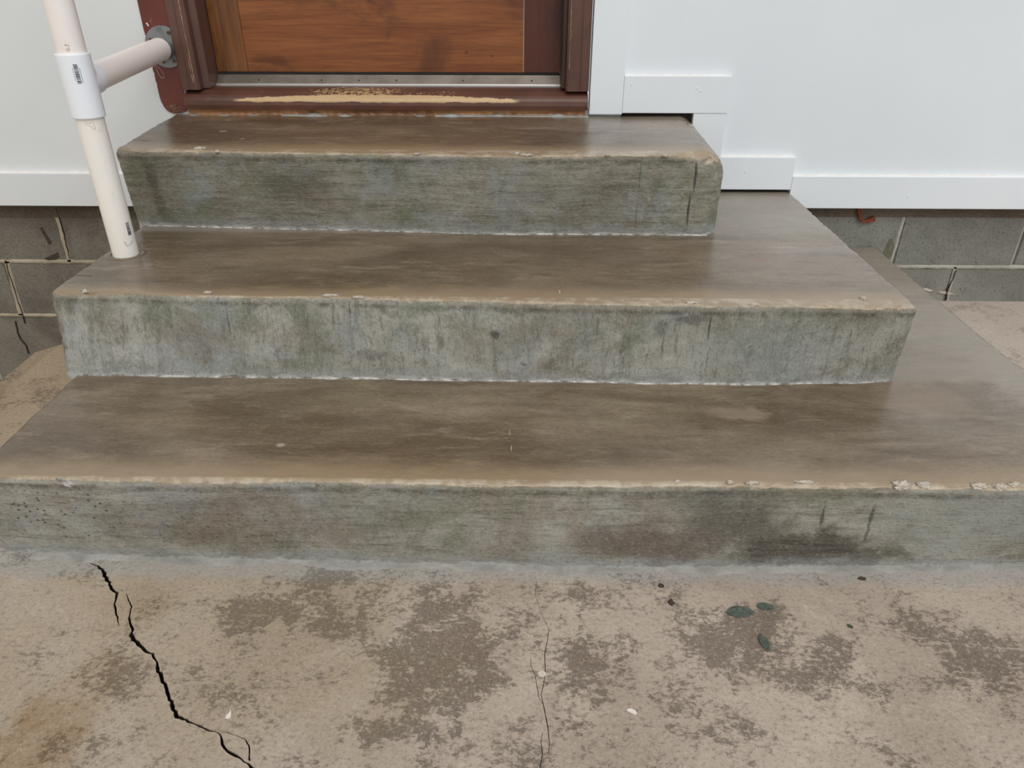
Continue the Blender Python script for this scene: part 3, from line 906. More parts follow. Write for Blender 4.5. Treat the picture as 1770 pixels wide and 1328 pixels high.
pl1 = up(120, 448, y=.034).x; pl1t = up(97, 362, y=.034).x
pl2 = up(26, 505, y=.034).x
pr1 = up(1555, 405, y=.034).x
pr2 = up(1643, 488, y=.034).x
pl1m = (pl1+pl1t)/2
left_c1 = [pl1m-.4*k for k in range(7, -1, -1)] + [pl1m+.4]
right_c1 = [pr1-.4] + [pr1+.4*k for k in range(0, 7)]
for c in range(-3, 2):
    z0 = JZ+.2*c; z1 = z0+.2
    odd = (c % 2 == 0)
    lx = [x for x in (left_c1 if odd else [pl2-.4*k for k in range(6, -1, -1)]+[pl2+.4])]
    rx = [x for x in (right_c1 if odd else [pr2-.4]+[pr2+.4*k for k in range(0, 7)])]
    if c == 1: z1 = .42
    if c == -3: continue
    if c == -2: z0 = -.49
    jj = .005
    for a, d in zip(lx[:-1], lx[1:]): block(a+jj, d-jj, z0+jj, z1-jj, M['block_l'])
    if c >= -1:
        for a, d in zip(rx[:-1], rx[1:]): block(a+jj, d-jj, z0+jj, z1-jj, M['block_r'])


def mortar_line(p0, p1, w, mat, seed, proud=.0012):
    """slightly proud smeared joint on the block face"""
    b = bmesh.new()
    a = Vector((p0[0], 0, p0[1])); c = Vector((p1[0], 0, p1[1]))
    d = (c-a); L = d.length; d.normalize(); nn = Vector((-d.z, 0, d.x))
    n_ = max(6, int(L/.008)); prev = None
    for i in range(n_+1):
        t = i/n_; p = a+(c-a)*t
        wl = w*.5*(1+.3*mn.noise(Vector((t*L*25+seed, 0, 0)))+.2*mn.noise(Vector((t*L*90, seed, 0))))
        wr_ = w*.5*(1+.3*mn.noise(Vector((t*L*25+seed, 7, 0)))+.2*mn.noise(Vector((t*L*90, seed, 8))))
        cur = [b.verts.new((q.x, y, q.z)) for q, y in ((p+nn*wl, .0365), (p+nn*wl*.7, .034-proud), (p-nn*wr_*.7, .034-proud), (p-nn*wr_, .0365))]
        if prev:
            for k in range(3): b.faces.new((prev[k], cur[k], cur[k+1], prev[k+1]))
        prev = cur
    return from_bm('mortar', b, mat, wb_obj, True)


mortar_line((-3.2, JZ), (-1.0, JZ), .017, M['mortar_l'], 1)
mortar_line((-3.2, JZ-.2), (-1.0, JZ-.2), .016, M['mortar_l'], 2)
mortar_line((pl1t, .42), (pl1-.002, JZ), .018, M['mortar_l'], 3)
mortar_line((up(14, 458, y=.034).x, JZ), (up(40, 555, y=.034).x, JZ-.2), .022, M['mortar_l'], 4)
mortar_line((.9, JZ), (3.4, JZ), .016, M['mortar_r'], 5)
mortar_line((pr1+.002, .42), (pr1-.004, JZ), .013, M['mortar_r'], 6)
mortar_line((up(1652, 458, y=.034).x, JZ), (up(1637, 520, y=.034).x, 0), .011, M['mortar_r'], 7)


def wall_crack(px, w):
    """dark open hairline crack in the block face: a narrow recessed groove lined dark"""
    P = [up(u, v, y=.0305) for u, v in px]
    b = bmesh.new(); prev = None
    rr_ = random.Random(int(px[0][0])+3)
    F = []
    for a, c in zip(P[:-1], P[1:]):
        for k in range(3): F.append(a.lerp(c, k/3)+Vector((rr_.uniform(-.0012, .0012), 0, 0)))
    F.append(P[-1])
    for p in F:
        ww = w*rr_.uniform(.6, 1.3)*.5
        cur = [b.verts.new((p.x-ww, .0302, p.z)), b.verts.new((p.x+ww, .0302, p.z)), b.verts.new((p.x+ww, .036, p.z)), b.verts.new((p.x-ww, .036, p.z))]
        if prev:
            for k in range(4): b.faces.new((prev[k], cur[k], cur[(k+1) % 4], prev[(k+1) % 4]))
        prev = cur
    return from_bm('crack', b, M['dark'], wb_obj)


wall_crack([(97, 360), (104, 385), (110, 405), (113, 417), (118, 440), (121, 448)], .002)
wall_crack([(9, 450), (13, 466), (22, 492), (30, 520), (38, 540), (43, 560)], .002)
wall_crack([(26, 556), (30, 575), (36, 588), (45, 598), (49, 612)], .0026)
wall_crack([(1652, 468), (1647, 485), (1638, 500), (1636, 519)], .0025)
M['olive'] = mat_plain('olive_stain', srgb(96, 94, 76), .85, c2=srgb(116, 112, 94), sc=90)
decal([(1524, 443), (1531, 428), (1537, 414), (1543, 412), (1546, 424), (1543, 440), (1538, 446)], dict(y=.034), -.0012, M['olive'], wb_obj, 'stain_patch')
for q in ([(1596, 498), (1604, 499), (1613, 503), (1606, 504), (1598, 501)], [(1621, 504), (1636, 504), (1652, 509), (1640, 509), (1626, 507)]):
    decal(q, dict(y=.034), -.0015, M['lump'], wb_obj, 'cement_smear')
M['plate'] = mat_block('brown_strip_face', srgb(96, 82, 68), srgb(116, 104, 90))
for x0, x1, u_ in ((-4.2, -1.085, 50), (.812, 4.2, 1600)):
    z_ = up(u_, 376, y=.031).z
    from_bm('brown_strip', box_bm(x0, x1, .0310, .05, z_, .40, .001), M['plate'], wb_obj)  # dark brown strip on the block face just below the white boards
# dirt smears on blocks at left
for k, pts in enumerate(([(69, 394), (72, 392), (82, 408), (89, 418), (88, 423), (84, 422), (78, 410)], [(76, 447), (90, 441), (100, 436), (103, 444), (96, 449), (84, 450)])):
    decal(pts, dict(y=.034), -.0015, M['debris'], wb_obj, 'dirt_patch')

# ------------------------------------------------------------------ white cladding, trims
b = box_bm(-4.2, -1.04, -.002, .034, .40, 3.2, 0)
struct(from_bm('wall_left', b, M['white_l']), 'white painted wall panel left of the door')
# right panel: stepped lower edge
pr = [(.24, 3.2), (.24, .70), (.40, .70), (.565, .70), (.565, .47), (.79, .47), (.79, .41), (4.2, .41), (4.2, 3.2)]
struct(from_bm('wall_right', prism_bm(pr, -.002, .034), M['white_r']), 'white painted wall panel right of the door')
TY0, TY1 = -.020, -.001


def trim(name, x0, x1, z0, z1, label, y0=TY0, mat='trim'):
    return struct(from_bm(name, box_bm(x0, x1, y0, TY1+.03, z0, z1, .0015), M[mat]), label)


trim('trim_1', -4.2, -1.09, .331, .434, 'white bottom board of the left wall', mat='white_l')
trim('trim_2', .160, .257, .616, 3.0, 'white vertical board beside the brown door frame')
trim('trim_3', .2575, .570, .620, .7235, 'upper white board stepping down beside the top step')
trim('trim_4', .470, .568, .494, .6195, 'short white upright board behind the top step corner', -.018)
trim('trim_5', .470, .797, .394, .4935, 'white board stepping down above the middle step')
trim('trim_6', .7975, 4.2, .336, .436, 'long white bottom board of the right wall')
# caulk beads along the tops of the boards
def bead(x0, x1, z, name='caulk_bead', y=-.011, r=.0022, par=None, h=None):
    b_ = bmesh.new(); prev = None
    x = x0
    while x <= x1+1e-6:
        k = 1+.35*mn.noise(Vector((x*30, z*50, 0)))
        cur = []
        for t in range(5):
            a_ = math.pi*.5*t/4
            cur.append(b_.verts.new((x, -.002-r*2.2*math.sin(a_)*k, z-.001+r*1.3*math.cos(a_)*k)))
        if prev:
            for i in range(4): b_.faces.new((prev[i], cur[i], cur[i+1], prev[i+1]))
        prev = cur; x += .02
    return from_bm(name, b_, M['caulk'], par, True)


for nm, x0, x1, z in (('trim_1', -3.5, -1.1, .434), ('trim_3', .26, .568, .7235), ('trim_5', .57, .795, .4935), ('trim_6', .80, 3.8, .436)):
    bead(x0, x1, z, par=bpy.data.objects[nm])
# nail heads painted over
def nail(u, v, par):
    p = up(u, v, y=TY0)
    b_ = bmesh.new()
    bmesh.ops.create_cone(b_, segments=12, radius1=.0035, radius2=.0028, depth=.0016, cap_ends=True)
    bmesh.ops.rotate(b_, verts=b_.verts, matrix=Matrix.Rotation(math.pi/2, 3, 'X'))
    bmesh.ops.translate(b_, verts=b_.verts, vec=(p.x, p.y-.0004, p.z))
    return from_bm('nail_head', b_, M['trim'], bpy.data.objects[par])
for u, v in ((1092, 146), (1211, 157), (1205, 153)): nail(u, v, 'trim_3')
nail(1288, 297, 'trim_5'); nail(1570, 339, 'trim_6')
# dark backing behind the gaps under the boards
struct(from_bm('trim_8', box_bm(.26, .785, .004, .034, .385, .66, 0), M['dark']), 'dark backing behind the gap above the steps')

# ------------------------------------------------------------------ door frame
frame = thing('door_frame', 'brown painted timber door frame with chipped edges and a peeling sill', 'door frame')
YD = .10


def part(name, bm_, mat, parent, label=None, smooth=False):
    o = from_bm(name, bm_, M[mat], parent, smooth)
    if label: o['label'] = label
    return o


def moulding(pts, z0, z1):
    """plan outline (x, y) extruded upwards"""
    b_ = flat_prism(pts, z0, z1)
    bmesh.ops.bevel(b_, geom=[e for e in b_.edges if abs(e.verts[0].co.z-e.verts[1].co.z) > .1], offset=.0012, segments=2, affect='EDGES')
    return b_


ZL = .680
jl = [(-1.0415, -.014), (-1.020, -.014), (-1.019, -.0125), (-1.0175, -.0125), (-1.0165, -.014), (-.996, -.014), (-.990, -.009), (-.990, .020), (-.9725, .026), (-.9725, .135), (-1.0415, .135)]
part('jamb', moulding(jl, ZL, 2.78), 'casing', frame)
part('jamb', moulding([(.1555, .135), (.1555, -.011), (.140, -.014), (.131, -.014), (.130, -.012), (.128, -.012), (.127, -.014), (.095, -.014), (.0885, -.009), (.0885, .135)], ZL-.001, 2.78), 'casing', frame)
part('door_stop', moulding([(.0878, .012), (.078, .012), (.076, .016), (.076, .135), (.0878, .135)], ZL+.004, 2.78), 'casing_dark', frame)
part('head', box_bm(-1.042, .155, -.020, .135, 2.74, 2.83, .002), 'casing', frame)
# paint cracks along the left jamb showing pale timber
def sliver(P, w, mat, parent, name):
    b_ = bmesh.new(); prev = None; rr_ = random.Random(len(P)*7+int(P[0][0]*100))
    F = []
    for a, c in zip(P[:-1], P[1:]):
        a = Vector(a); c = Vector(c); n_ = max(2, int((c-a).length/.012))
        for k in range(n_): F.append(a.lerp(c, k/n_))
    F.append(Vector(P[-1]))
    for p in F:
        ww = w*rr_.uniform(.15, 1.2)*.5; o_ = rr_.uniform(-.0006, .0006)
        cur = [b_.verts.new((p.x-ww+o_, p.y, p.z)), b_.verts.new((p.x+ww+o_, p.y, p.z)), b_.verts.new((p.x+ww+o_, p.y+.002, p.z)), b_.verts.new((p.x-ww+o_, p.y+.002, p.z))]
        if prev:
            for k in range(4): b_.faces.new((prev[k], cur[k], cur[(k+1) % 4], prev[(k+1) % 4]))
        prev = cur
    return from_bm(name, b_, mat, parent)
M['bare'] = mat_plain('bare_pale_timber', srgb(196, 164, 128), .7, c2=srgb(150, 112, 84), sc=90)
sliver([(-1.000, -.0142, .69), (-1.0015, -.0142, .80), (-1.003, -.0142, 1.3)], .0022, M['bare'], frame, 'paint_crack')
sliver([(-1.005, -.0142, .70), (-1.008, -.0142, .78)], .0016, M['bare'], frame, 'paint_crack')
sliver([(.0965, -.0142, .74), (.0965, -.0142, 1.2)], .0012, M['bare'], frame, 'paint_crack')

# sill
sill_pts = [(-.026, .628), (-.0275, .640), (-.0255, .652), (-.020, .6595), (-.012, .666), (.008, .674), (.035, .6785), (.07, .6805), (.135, .684), (.135, .628)]
sb = bmesh.new()
xs_ = np.linspace(-1.040, .1545, 120)
rings = []
for x in xs_:
    wob = .0012*mn.noise(Vector((x*9, 0, 0)))+.0008*mn.noise(Vector((x*60, 0, 3)))
    ring = []
    for k, (y, z) in enumerate(sill_pts):
        yy = y+(wob if k < 5 else 0); zz = z+(mn.noise(Vector((x*40, 5, 0)))*.0012 if k in (0,) else 0)
        ring.append(sb.verts.new((x, yy, zz)))
    rings.append(ring)
for a, c in zip(rings[:-1], rings[1:]):
    for k in range(len(sill_pts)):
        k2 = (k+1) % len(sill_pts); sb.faces.new((a[k], c[k], c[k2], a[k2]))
sb.faces.new(rings[0]); sb.faces.new(list(reversed(rings[-1])))
part('sill', sb, 'sill', frame, 'brown sill with paint worn to bare timber along its nosing', False)
# rotting bare timber strip under the sill
rbm = bmesh.new(); prev = None
for x in np.linspace(-1.037, .148, 260):
    zt_ = .632+.001*mn.noise(Vector((x*50, 0, 0)))
    zb_ = .600 + .004*max(-1, mn.noise(Vector((x*35, 2, 0))))
    d1 = .004*mn.noise(Vector((x*40, 3, 0))); d2 = .006*mn.noise(Vector((x*55, 7, 0)))
    cur = [rbm.verts.new(p) for p in ((x, .03, zt_), (x, -.016+d1, zt_), (x, -.012+d2, (zt_+zb_)/2+.003*mn.noise(Vector((x*80, 1, 1)))), (x, -.018+d1, zb_), (x, .03, zb_))]
    if prev:
        for k in range(4): rbm.faces.new((prev[k], cur[k], cur[k+1], prev[k+1]))
    prev = cur
part('packing_timber', rbm, 'raw_wood', frame, 'bare rotting timber strip under the sill')
mp = bmesh.new(); prev = None
for x in np.linspace(-1.03, .158, 200):
    h_ = .004+.007*max(0, mn.noise(Vector((x*22, 0, 4))))+(.004 if -.76 < x < -.62 or x > -.3 else 0)
    cur = [mp.verts.new(p) for p in ((x, -.010, .600+h_+.005), (x, -.022, .600+h_+.003), (x, -.032-.006*abs(mn.noise(Vector((x*30, 9, 0)))), .6035), (x, -.034-.01*abs(mn.noise(Vector((x*30, 9, 0)))), .598))]
    if prev:
        for k in range(3): mp.faces.new((prev[k], cur[k], cur[k+1], prev[k+1]))
    prev = cur
part('mortar_bed', mp, 'fillet', frame, None, True)

# threshold strip
thr = thing('door_threshold', 'worn aluminium threshold strip between the brown sill and the wooden door', 'threshold')
part('plate', prism_x([(.068, .680), (.072, .6835), (.096, .708), (.125, .708), (.125, .680)], -.9715, .0755, .0006), 'alu', thr)
part('nosing', prism_x([(.0640, .6790), (.0640, .6835), (.067, .6865), (.0735, .6855), (.0725, .680)], -.9715, .0755, .0005), 'alu_highlight', thr, 'front edge coloured bright as a highlight')  # the edge highlight is painted in as a lighter metal colour
part('seal', box_bm(-.971, .075, .101, .118, .7085, .7145, .001), 'black', thr)
for u in (447, 556, 685, 800, 919, 620):
    p = up(u, 135, y=.083)
    b_ = bmesh.new(); bmesh.ops.create_uvsphere(b_, u_segments=10, v_segments=6, radius=.0028)
    bmesh.ops.translate(b_, verts=b_.verts, vec=(p.x, .083, .6945))
    part('screw', b_, 'debris', thr, None, True)

# ------------------------------------------------------------------ door leaf
door = thing('wooden_door', 'varnished red-brown wooden door seen from its bottom rail', 'door')
DL, DR, DB = -.9705, .0745, .7155
SL, SR = -.8765, -.036
part('stile', box_bm(DL, SL-.0004, YD, YD+.038, DB, 2.735, .0012), 'stile', door, 'left stile with streaky vertical grain')
part('stile', box_bm(SR+.0004, DR, YD, YD+.038, DB, 2.735, .0012), 'stile_r', door, 'darker right stile')
part('rail', box_bm(SL+.0004, SR-.0004, YD+.0004, YD+.0375, DB, .965, .001), 'rail', door, 'bottom rail with horizontal grain')
part('panel', box_bm(SL-.004, SR+.004, YD+.012, YD+.026, .96, 1.75, .001), 'rail', door)
part('rail', box_bm(SL+.0004, SR-.0004, YD+.0004, YD+.0375, 1.75, 1.87, .001), 'rail', door)
part('panel', box_bm(SL-.004, SR+.004, YD+.012, YD+.026, 1.865, 2.63, .001), 'rail', door)
part('rail', box_bm(SL+.0004, SR-.0004, YD+.0004, YD+.0375, 2.625, 2.735, .001), 'rail', door)
# wall above the door
struct(from_bm('wall_back.001', box_bm(-1.04, .24, -.001, .034, 2.83, 3.2, 0), M['white_r']), 'white wall above the door')

# maroon board left of the frame, rotted at its foot
mb = [(-1.116, 3.0), (-1.117, .84), (-1.1145, .80), (-1.1155, .76), (-1.114, .68), (-1.112, .645), (-1.108, .632), (-1.101, .622), (-1.095, .617), (-1.087, .613), (-1.080, .612),
      (-1.066, .6125), (-1.052, .615), (-1.046, .619), (-1.0425, .626), (-1.0425, 3.0)]
pts = []
rr = random.Random(5)
for (a, c) in zip(mb, mb[1:]+mb[:1]):
    pts.append(a)
    L = math.hypot(a[0]-c[0], a[1]-c[1])
    if a[1] < .9 and c[1] < .9 and a[0] < -1.05:
        for k in range(1, max(1, int(L/.006))):
            t = k/max(1, int(L/.006)); pts.append((a[0]+(c[0]-a[0])*t+rr.uniform(-.0012, .0012), a[1]+(c[1]-a[1])*t+rr.uniform(-.0008, .0008)))
board = tag(from_bm('timber_board', prism_bm([(x-.004 if x < -1.05 else x, z) for x, z in pts], -.006, .030), M['maroon']), 'narrow maroon painted board left of the door frame with rotten rounded foot', 'board')
rot = bmesh.new()
bmesh.ops.create_icosphere(rot, subdivisions=4, radius=1)
for q in rot.verts:
    k = 1+.5*mn.noise(q.co*5)+.4*mn.noise(q.co*11)
    q.co = Vector((q.co.x*.022*k-1.080, q.co.y*.004*k-.005, q.co.z*.012*k+.626))
M['rot'] = mat_plain('rotten_timber', srgb(84, 44, 34), .85, c2=srgb(140, 104, 84), bump=.8, sc=170)
part('rot_patch', rot, 'rot', board)
for (u, v) in ((254, 41), (256, 44)):
    p = up(u, v, y=-.006)
    b_ = bmesh.new(); bmesh.ops.create_uvsphere(b_, u_segments=10, v_segments=6, radius=.0028); bmesh.ops.translate(b_, verts=b_.verts, vec=(p.x, -.0058, p.z))
    part('nail_head', b_, 'chip', board, None, True)


# ------------------------------------------------------------------ tubes
def tube_bm(a, c, r, seg=48, r2=None, wall=.0035, open_ends=True, rings=2):
    a = Vector(a); c = Vector(c); d = (c-a).normalized()
    ux = d.orthogonal().normalized(); uy = d.cross(ux)
    r2 = r if r2 is None else r2
    b_ = bmesh.new(); R_ = []
    prof = [(a, r-wall), (a, r-.0008), (a+d*.0003, r-.0003), (a+d*.0008, r), (a+d*.003, r)] + [(a+(c-a)*t, r+(r2-r)*t) for t in np.linspace(0, 1, max(rings, 8))[1:-1]] + [(c-d*.003, r2), (c-d*.0008, r2), (c-d*.0003, r2-.0003), (c, r2-.0008), (c, r2-wall)]
    for p, q in prof:
        R_.append([b_.verts.new(p+ux*q*math.cos(2*math.pi*i/seg)+uy*q*math.sin(2*math.pi*i/seg)) for i in range(seg)])
    for k in range(len(R_)-1):
        for i in range(seg): b_.faces.new((R_[k][i], R_[k][(i+1) % seg], R_[k+1][(i+1) % seg], R_[k+1][i]))
    for k, q in ((0, r-wall), (-1, r2-wall)):
        b_.faces.new(R_[k]) if k == -1 else b_.faces.new(list(reversed(R_[k])))
    return b_


PX, PY = -1.0165, -.595
PR = .0302
TZ = .7755
rail = thing('handrail', 'white plastic pipe handrail post standing on the middle step, branching to the door frame', 'handrail')
post_l = part('post', tube_bm((PX, PY, .3822), (PX, PY, TZ-.040), PR), 'pvc', rail, 'lower cream pipe', True)
post_u = part('post', tube_bm((PX, PY, TZ+.040), (PX, PY, 2.0), PR), 'pvc_pink', rail, 'upper pipe with pencil initials', True)
# tee fitting: body with blended branch
HZ0, HZ1 = TZ-.066, TZ+.066
tb = tube_bm((PX, PY, HZ0), (PX, PY, HZ1), .0352, 64, None, .004, True, 40)
BD = Vector((-.052, .565, .014)).normalized()
br_b = tube_bm(Vector((PX, PY, TZ+.004)), Vector((PX, PY, TZ+.004))+BD*.068, .0350, 64, .0338, .003, True, 10)
me_ = bpy.data.meshes.new('t'); br_b.to_mesh(me_); br_b.free(); tb.from_mesh(me_); bpy.data.meshes.remove(me_)
tee = part('tee_fitting', tb, 'tee', rail, 'whiter tee fitting with printed bar code', True)
# soft collar where the branch leaves the body
cb = bmesh.new(); prev = None
ax = Vector((PX, PY, TZ+.004)); ux = BD.cross(Vector((0, 0, 1))).normalized(); uy = ux.cross(BD)
for k in range(7):
    t = k/6
    row = []
    for i in range(64):
        an = 2*math.pi*i/64
        ca = math.cos(an); sa = math.sin(an)
        xx = .0352*abs(ca)
        base = math.sqrt(max(0, .0352**2-min(xx, .0351)**2))*.9
        rr_ = .0345+.010*(1-t)**2.2*(.35+.65*abs(sa))
        row.append(cb.verts.new(ax+BD*(base*(1-t)+.046*t)+ux*rr_*ca*(1-.12*(1-t))+uy*rr_*sa))
    if prev:
        for i in range(64): cb.faces.new((prev[i], prev[(i+1) % 64], row[(i+1) % 64], row[i]))
    prev = row
part('collar', cb, 'tee', tee, None, True)
arm = part('arm', tube_bm(Vector((PX, PY, TZ+.004))+BD*.050, Vector((PX, PY, TZ+.004))+BD*.548, PR), 'pvc_pink', rail, 'pinkish horizontal pipe', True)


def wrap_patch(quads, r, mat, parent, name, ang0=0.0):
    """small printed marks wrapped on a vertical tube; quads are (ang0, ang1, z0, z1) relative, as thin curved slabs"""
    b_ = bmesh.new()
    for a0, a1, z0, z1 in quads:
        n_ = max(1, int(abs(a1-a0)/.08)); prev = None
        for i in range(n_+1):
            a_ = a0+(a1-a0)*i/n_
            s_, c_ = math.sin(a_), math.cos(a_)
            cur = [b_.verts.new((PX+q*s_, PY-q*c_, z)) for q, z in ((r+.00025, z0), (r+.00025, z1), (r-.0005, z1), (r-.0005, z0))]
            if prev:
                for k in range(4): b_.faces.new((prev[k], cur[k], cur[(k+1) % 4], prev[(k+1) % 4]))
            prev = cur
    return from_bm(name, b_, mat, parent)


def stroke_wrap(pl, w, r, mat, parent, name):
    """pen stroke on the tube: points (ang, z)"""
    b_ = bmesh.new()
    for line in pl:
        prev = None
        for i, (a_, z) in enumerate(line):
            a0, z0 = line[max(0, i-1)]; a1, z1 = line[min(len(line)-1, i+1)]
            d = Vector(((a1-a0)*r, z1-z0)); d.normalize(); nn = Vector((-d.y, d.x))*w*.5
            cur = []
            for sgn in (1, -1):
                aa = a_+sgn*nn.x/r; zz = z+sgn*nn.y
                cur.append(b_.verts.new((PX+(r+.0003)*math.sin(aa), PY-(r+.0003)*math.cos(aa), zz)))
            if prev: b_.faces.new((prev[0], cur[0], cur[1], prev[1]))
            prev = cur
    return from_bm(name, b_, mat, parent)


# facing angle of the camera seen from the post
fa = math.atan2(CAM.x-PX, -(CAM.y-PY))
rbar = random.Random(3)
def barcode(z0, z1, a0, a1):
    q = []; z = z0
    while z < z1:
        h = rbar.choice([.0006, .0009, .0014, .0020]); q.append((a0, a1, z, min(z1, z+h))); z += h+rbar.choice([.0005, .0007, .0011])
    return q
ca_ = fa-.03
wrap_patch(barcode(TZ+.008, TZ+.047, ca_-.11, ca_+.13), .0352, M['ink'], tee, 'bar_code')
wrap_patch([(ca_+.19, ca_+.225, TZ+.010+k*.0035, TZ+.012+k*.0035) for k in range(0, 5)]+[(ca_+.19, ca_+.225, TZ+.028+k*.003, TZ+.0298+k*.003) for k in range(0, 4)] +
           [(ca_-.19, ca_-.165, TZ+.014+k*.003, TZ+.016+k*.003) for k in range(0, 9)], .0352, M['ink'], tee, 'small_print')
wrap_patch(barcode(.437, .468, fa+.55, fa+.85), PR, M['ink'], post_l, 'bar_code')
def arc(ca__, cz, ra, rz, t0, t1, n_=12):
    return [(ca__+ra*math.cos(t0+(t1-t0)*i/n_), cz+rz*math.sin(t0+(t1-t0)*i/n_)) for i in range(n_+1)]
# the initials run up the pipe, turned a quarter turn
R_ = math.radians
stroke_wrap([arc(fa-.20, .8515, .095, .0034, R_(150), R_(435)) + [(fa-.19, .8518), (fa-.15, .8518)],
             [(fa-.30, .8625), (fa-.30, .8600), (fa-.30, .8575)], [(fa-.30, .8600), (fa-.14, .8600), (fa-.095, .8590), (fa-.095, .8572), (fa-.13, .8562)]], .0007, PR, M['ink_red'], post_u, 'pen_initials')
stroke_wrap([[(fa+.10, .4245), (fa+.16, .4185), (fa+.24, .4125), (fa+.33, .4120)], [(fa+.36, .4135), (fa+.55, .4150), (fa+.66, .4175), (fa+.72, .4230)]], .0010, PR, M['pencil'], post_l, 'scratch_mark')
# dried glue below the tee
gb = []
stroke_wrap([[(fa-.40, .7040), (fa-.36, .6990), (fa-.22, .6965), (fa-.05, .6935), (fa+.04, .6880), (fa+.13, .6850), (fa+.20, .6890), (fa+.15, .6960), (fa+.17, .7040)],
             [(fa-.30, .7050), (fa-.16, .7005), (fa-.02, .7000), (fa+.05, .7045)]], .0010, PR, M['glue'], post_l, 'glue_smear')
# oval rim in the step around the post foot
rm_ = bmesh.new(); R0 = []
for q, z in ((PR+.0012, .3835), (PR+.004, .3850), (PR+.010, .3846), (PR+.016, .3828)):
    R0.append([rm_.verts.new((PX+(q+.003*mn.noise(Vector((math.cos(2*math.pi*i/48)*2, math.sin(2*math.pi*i/48)*2, q*90))))*math.cos(2*math.pi*i/48)*1.1,
                              PY+q*math.sin(2*math.pi*i/48), z)) for i in range(48)])
for k in range(3):
    for i in range(48): rm_.faces.new((R0[k][i], R0[k][(i+1) % 48], R0[k+1][(i+1) % 48], R0[k+1][i]))
o = from_bm('mortar_collar', rm_, M['middle'], stairs, True)

# flange on the maroon board
fl = thing('wall_flange', 'dull grey metal pipe flange screwed to the maroon board', 'flange')
FC = Vector((-1.068, -.0165, .796)); FR = .056
pts = []
for i in range(64):
    a_ = 2*math.pi*i/64
    x = FC.x+FR*math.cos(a_); z = FC.z+FR*math.sin(a_)
    x = min(x, -1.0432)
    pts.append((x, z))
clean = []
for p in pts:
    if not clean or math.hypot(p[0]-clean[-1][0], p[1]-clean[-1][1]) > 5e-4: clean.append(p)
part('plate', prism_bm(clean, -.0115, -.0062, .0006), 'galv', fl)
part('socket', tube_bm((-1.0680, -.0112, .7905), (-1.0640, -.046, .7895), .0262, 40, .0258, .003), 'galv', fl, None, True)
for (u, v) in ((291, 57), (259, 69), (281, 107), (301, 106)):
    p = up(u, v, y=-.018)
    b_ = bmesh.new()
    bmesh.ops.create_cone(b_, segments=20, radius1=.0056, radius2=.0046, depth=.0026, cap_ends=True)
    bmesh.ops.rotate(b_, verts=b_.verts, matrix=Matrix.Rotation(math.pi/2, 3, 'X'))
    for dx, dz in ((.0060, .0010), (.0010, .0060)):
        pass
    bmesh.ops.translate(b_, verts=b_.verts, vec=(min(p.x, -1.0495), -.0126, p.z))
    s_ = part('screw', b_, 'screw', fl)
    b2 = box_bm(min(p.x, -1.0495)-.0032, min(p.x, -1.0495)+.0032, -.0143, -.0128, p.z-.0006, p.z+.0006, 0)
    box_bm(min(p.x, -1.0495)-.0006, min(p.x, -1.0495)+.0006, -.0143, -.0128, p.z-.0032, p.z+.0032, 0, 1, b2)
    part('screw_slot', b2, 'black', s_)
# dried glue drip under the flange
def tube_curve(name, P, r, mat, parent):
    cu = bpy.data.curves.new(name, 'CURVE'); cu.dimensions = '3D'; cu.bevel_depth = r; cu.bevel_resolution = 2
    s_ = cu.splines.new('POLY'); s_.points.add(len(P)-1)
    for i, p in enumerate(P): s_.points[i].co = (p[0], p[1], p[2], 1)
    t_ = bpy.data.objects.new(name, cu); COL.objects.link(t_)
    dg = bpy.context.evaluated_depsgraph_get()
    me = bpy.data.meshes.new_from_object(t_.evaluated_get(dg))
    bpy.data.objects.remove(t_)
    o_ = link(name, me, None if me.materials and me.materials[0] else mat, parent, True)
    if not me.materials: me.materials.append(mat)
    return o_
P = [sp(u, v, y=-.0075) for u, v in ((267, 110), (272, 121), (275, 130), (281, 136), (285, 134), (282, 126), (276, 118), (271, 112), (276, 108))]
M['drip'] = mat_plain('pinkish_dried_glue', srgb(176, 140, 130), .45)
tube_curve('glue_drip', P, .0012, M['drip'], fl)

# ------------------------------------------------------------------ small things
# rusty strap under the right board
hk = bmesh.new()
pp = [sp(u, v, y=.022) for u, v in ((1484, 352), (1485, 366), (1487, 376), (1491, 382), (1499, 382), (1506, 380), (1512, 378))]
prev = None
for i, p in enumerate(pp):
    d = Vector(pp[min(i+1, len(pp)-1)])-Vector(pp[max(i-1, 0)]); d.normalize()
    nn = Vector((-d.z, 0, d.x))*(.0052 if i < len(pp)-2 else .0078)
    p = Vector(p)
    cur = [hk.verts.new(q) for q in (p+nn+Vector((0, -.004, 0)), p-nn+Vector((0, -.004, 0)), p-nn+Vector((0, .008, 0)), p+nn+Vector((0, .008, 0)))]
    if prev:
        for k in range(4): hk.faces.new((prev[k], cur[k], cur[(k+1) % 4], prev[(k+1) % 4]))
    else: hk.faces.new(cur)
    prev = cur
hk.faces.new(list(reversed(prev)))
tag(from_bm('strap', hk, M['rust'], None), 'bent rusty orange metal strap hanging below the right white board', 'metal strap')

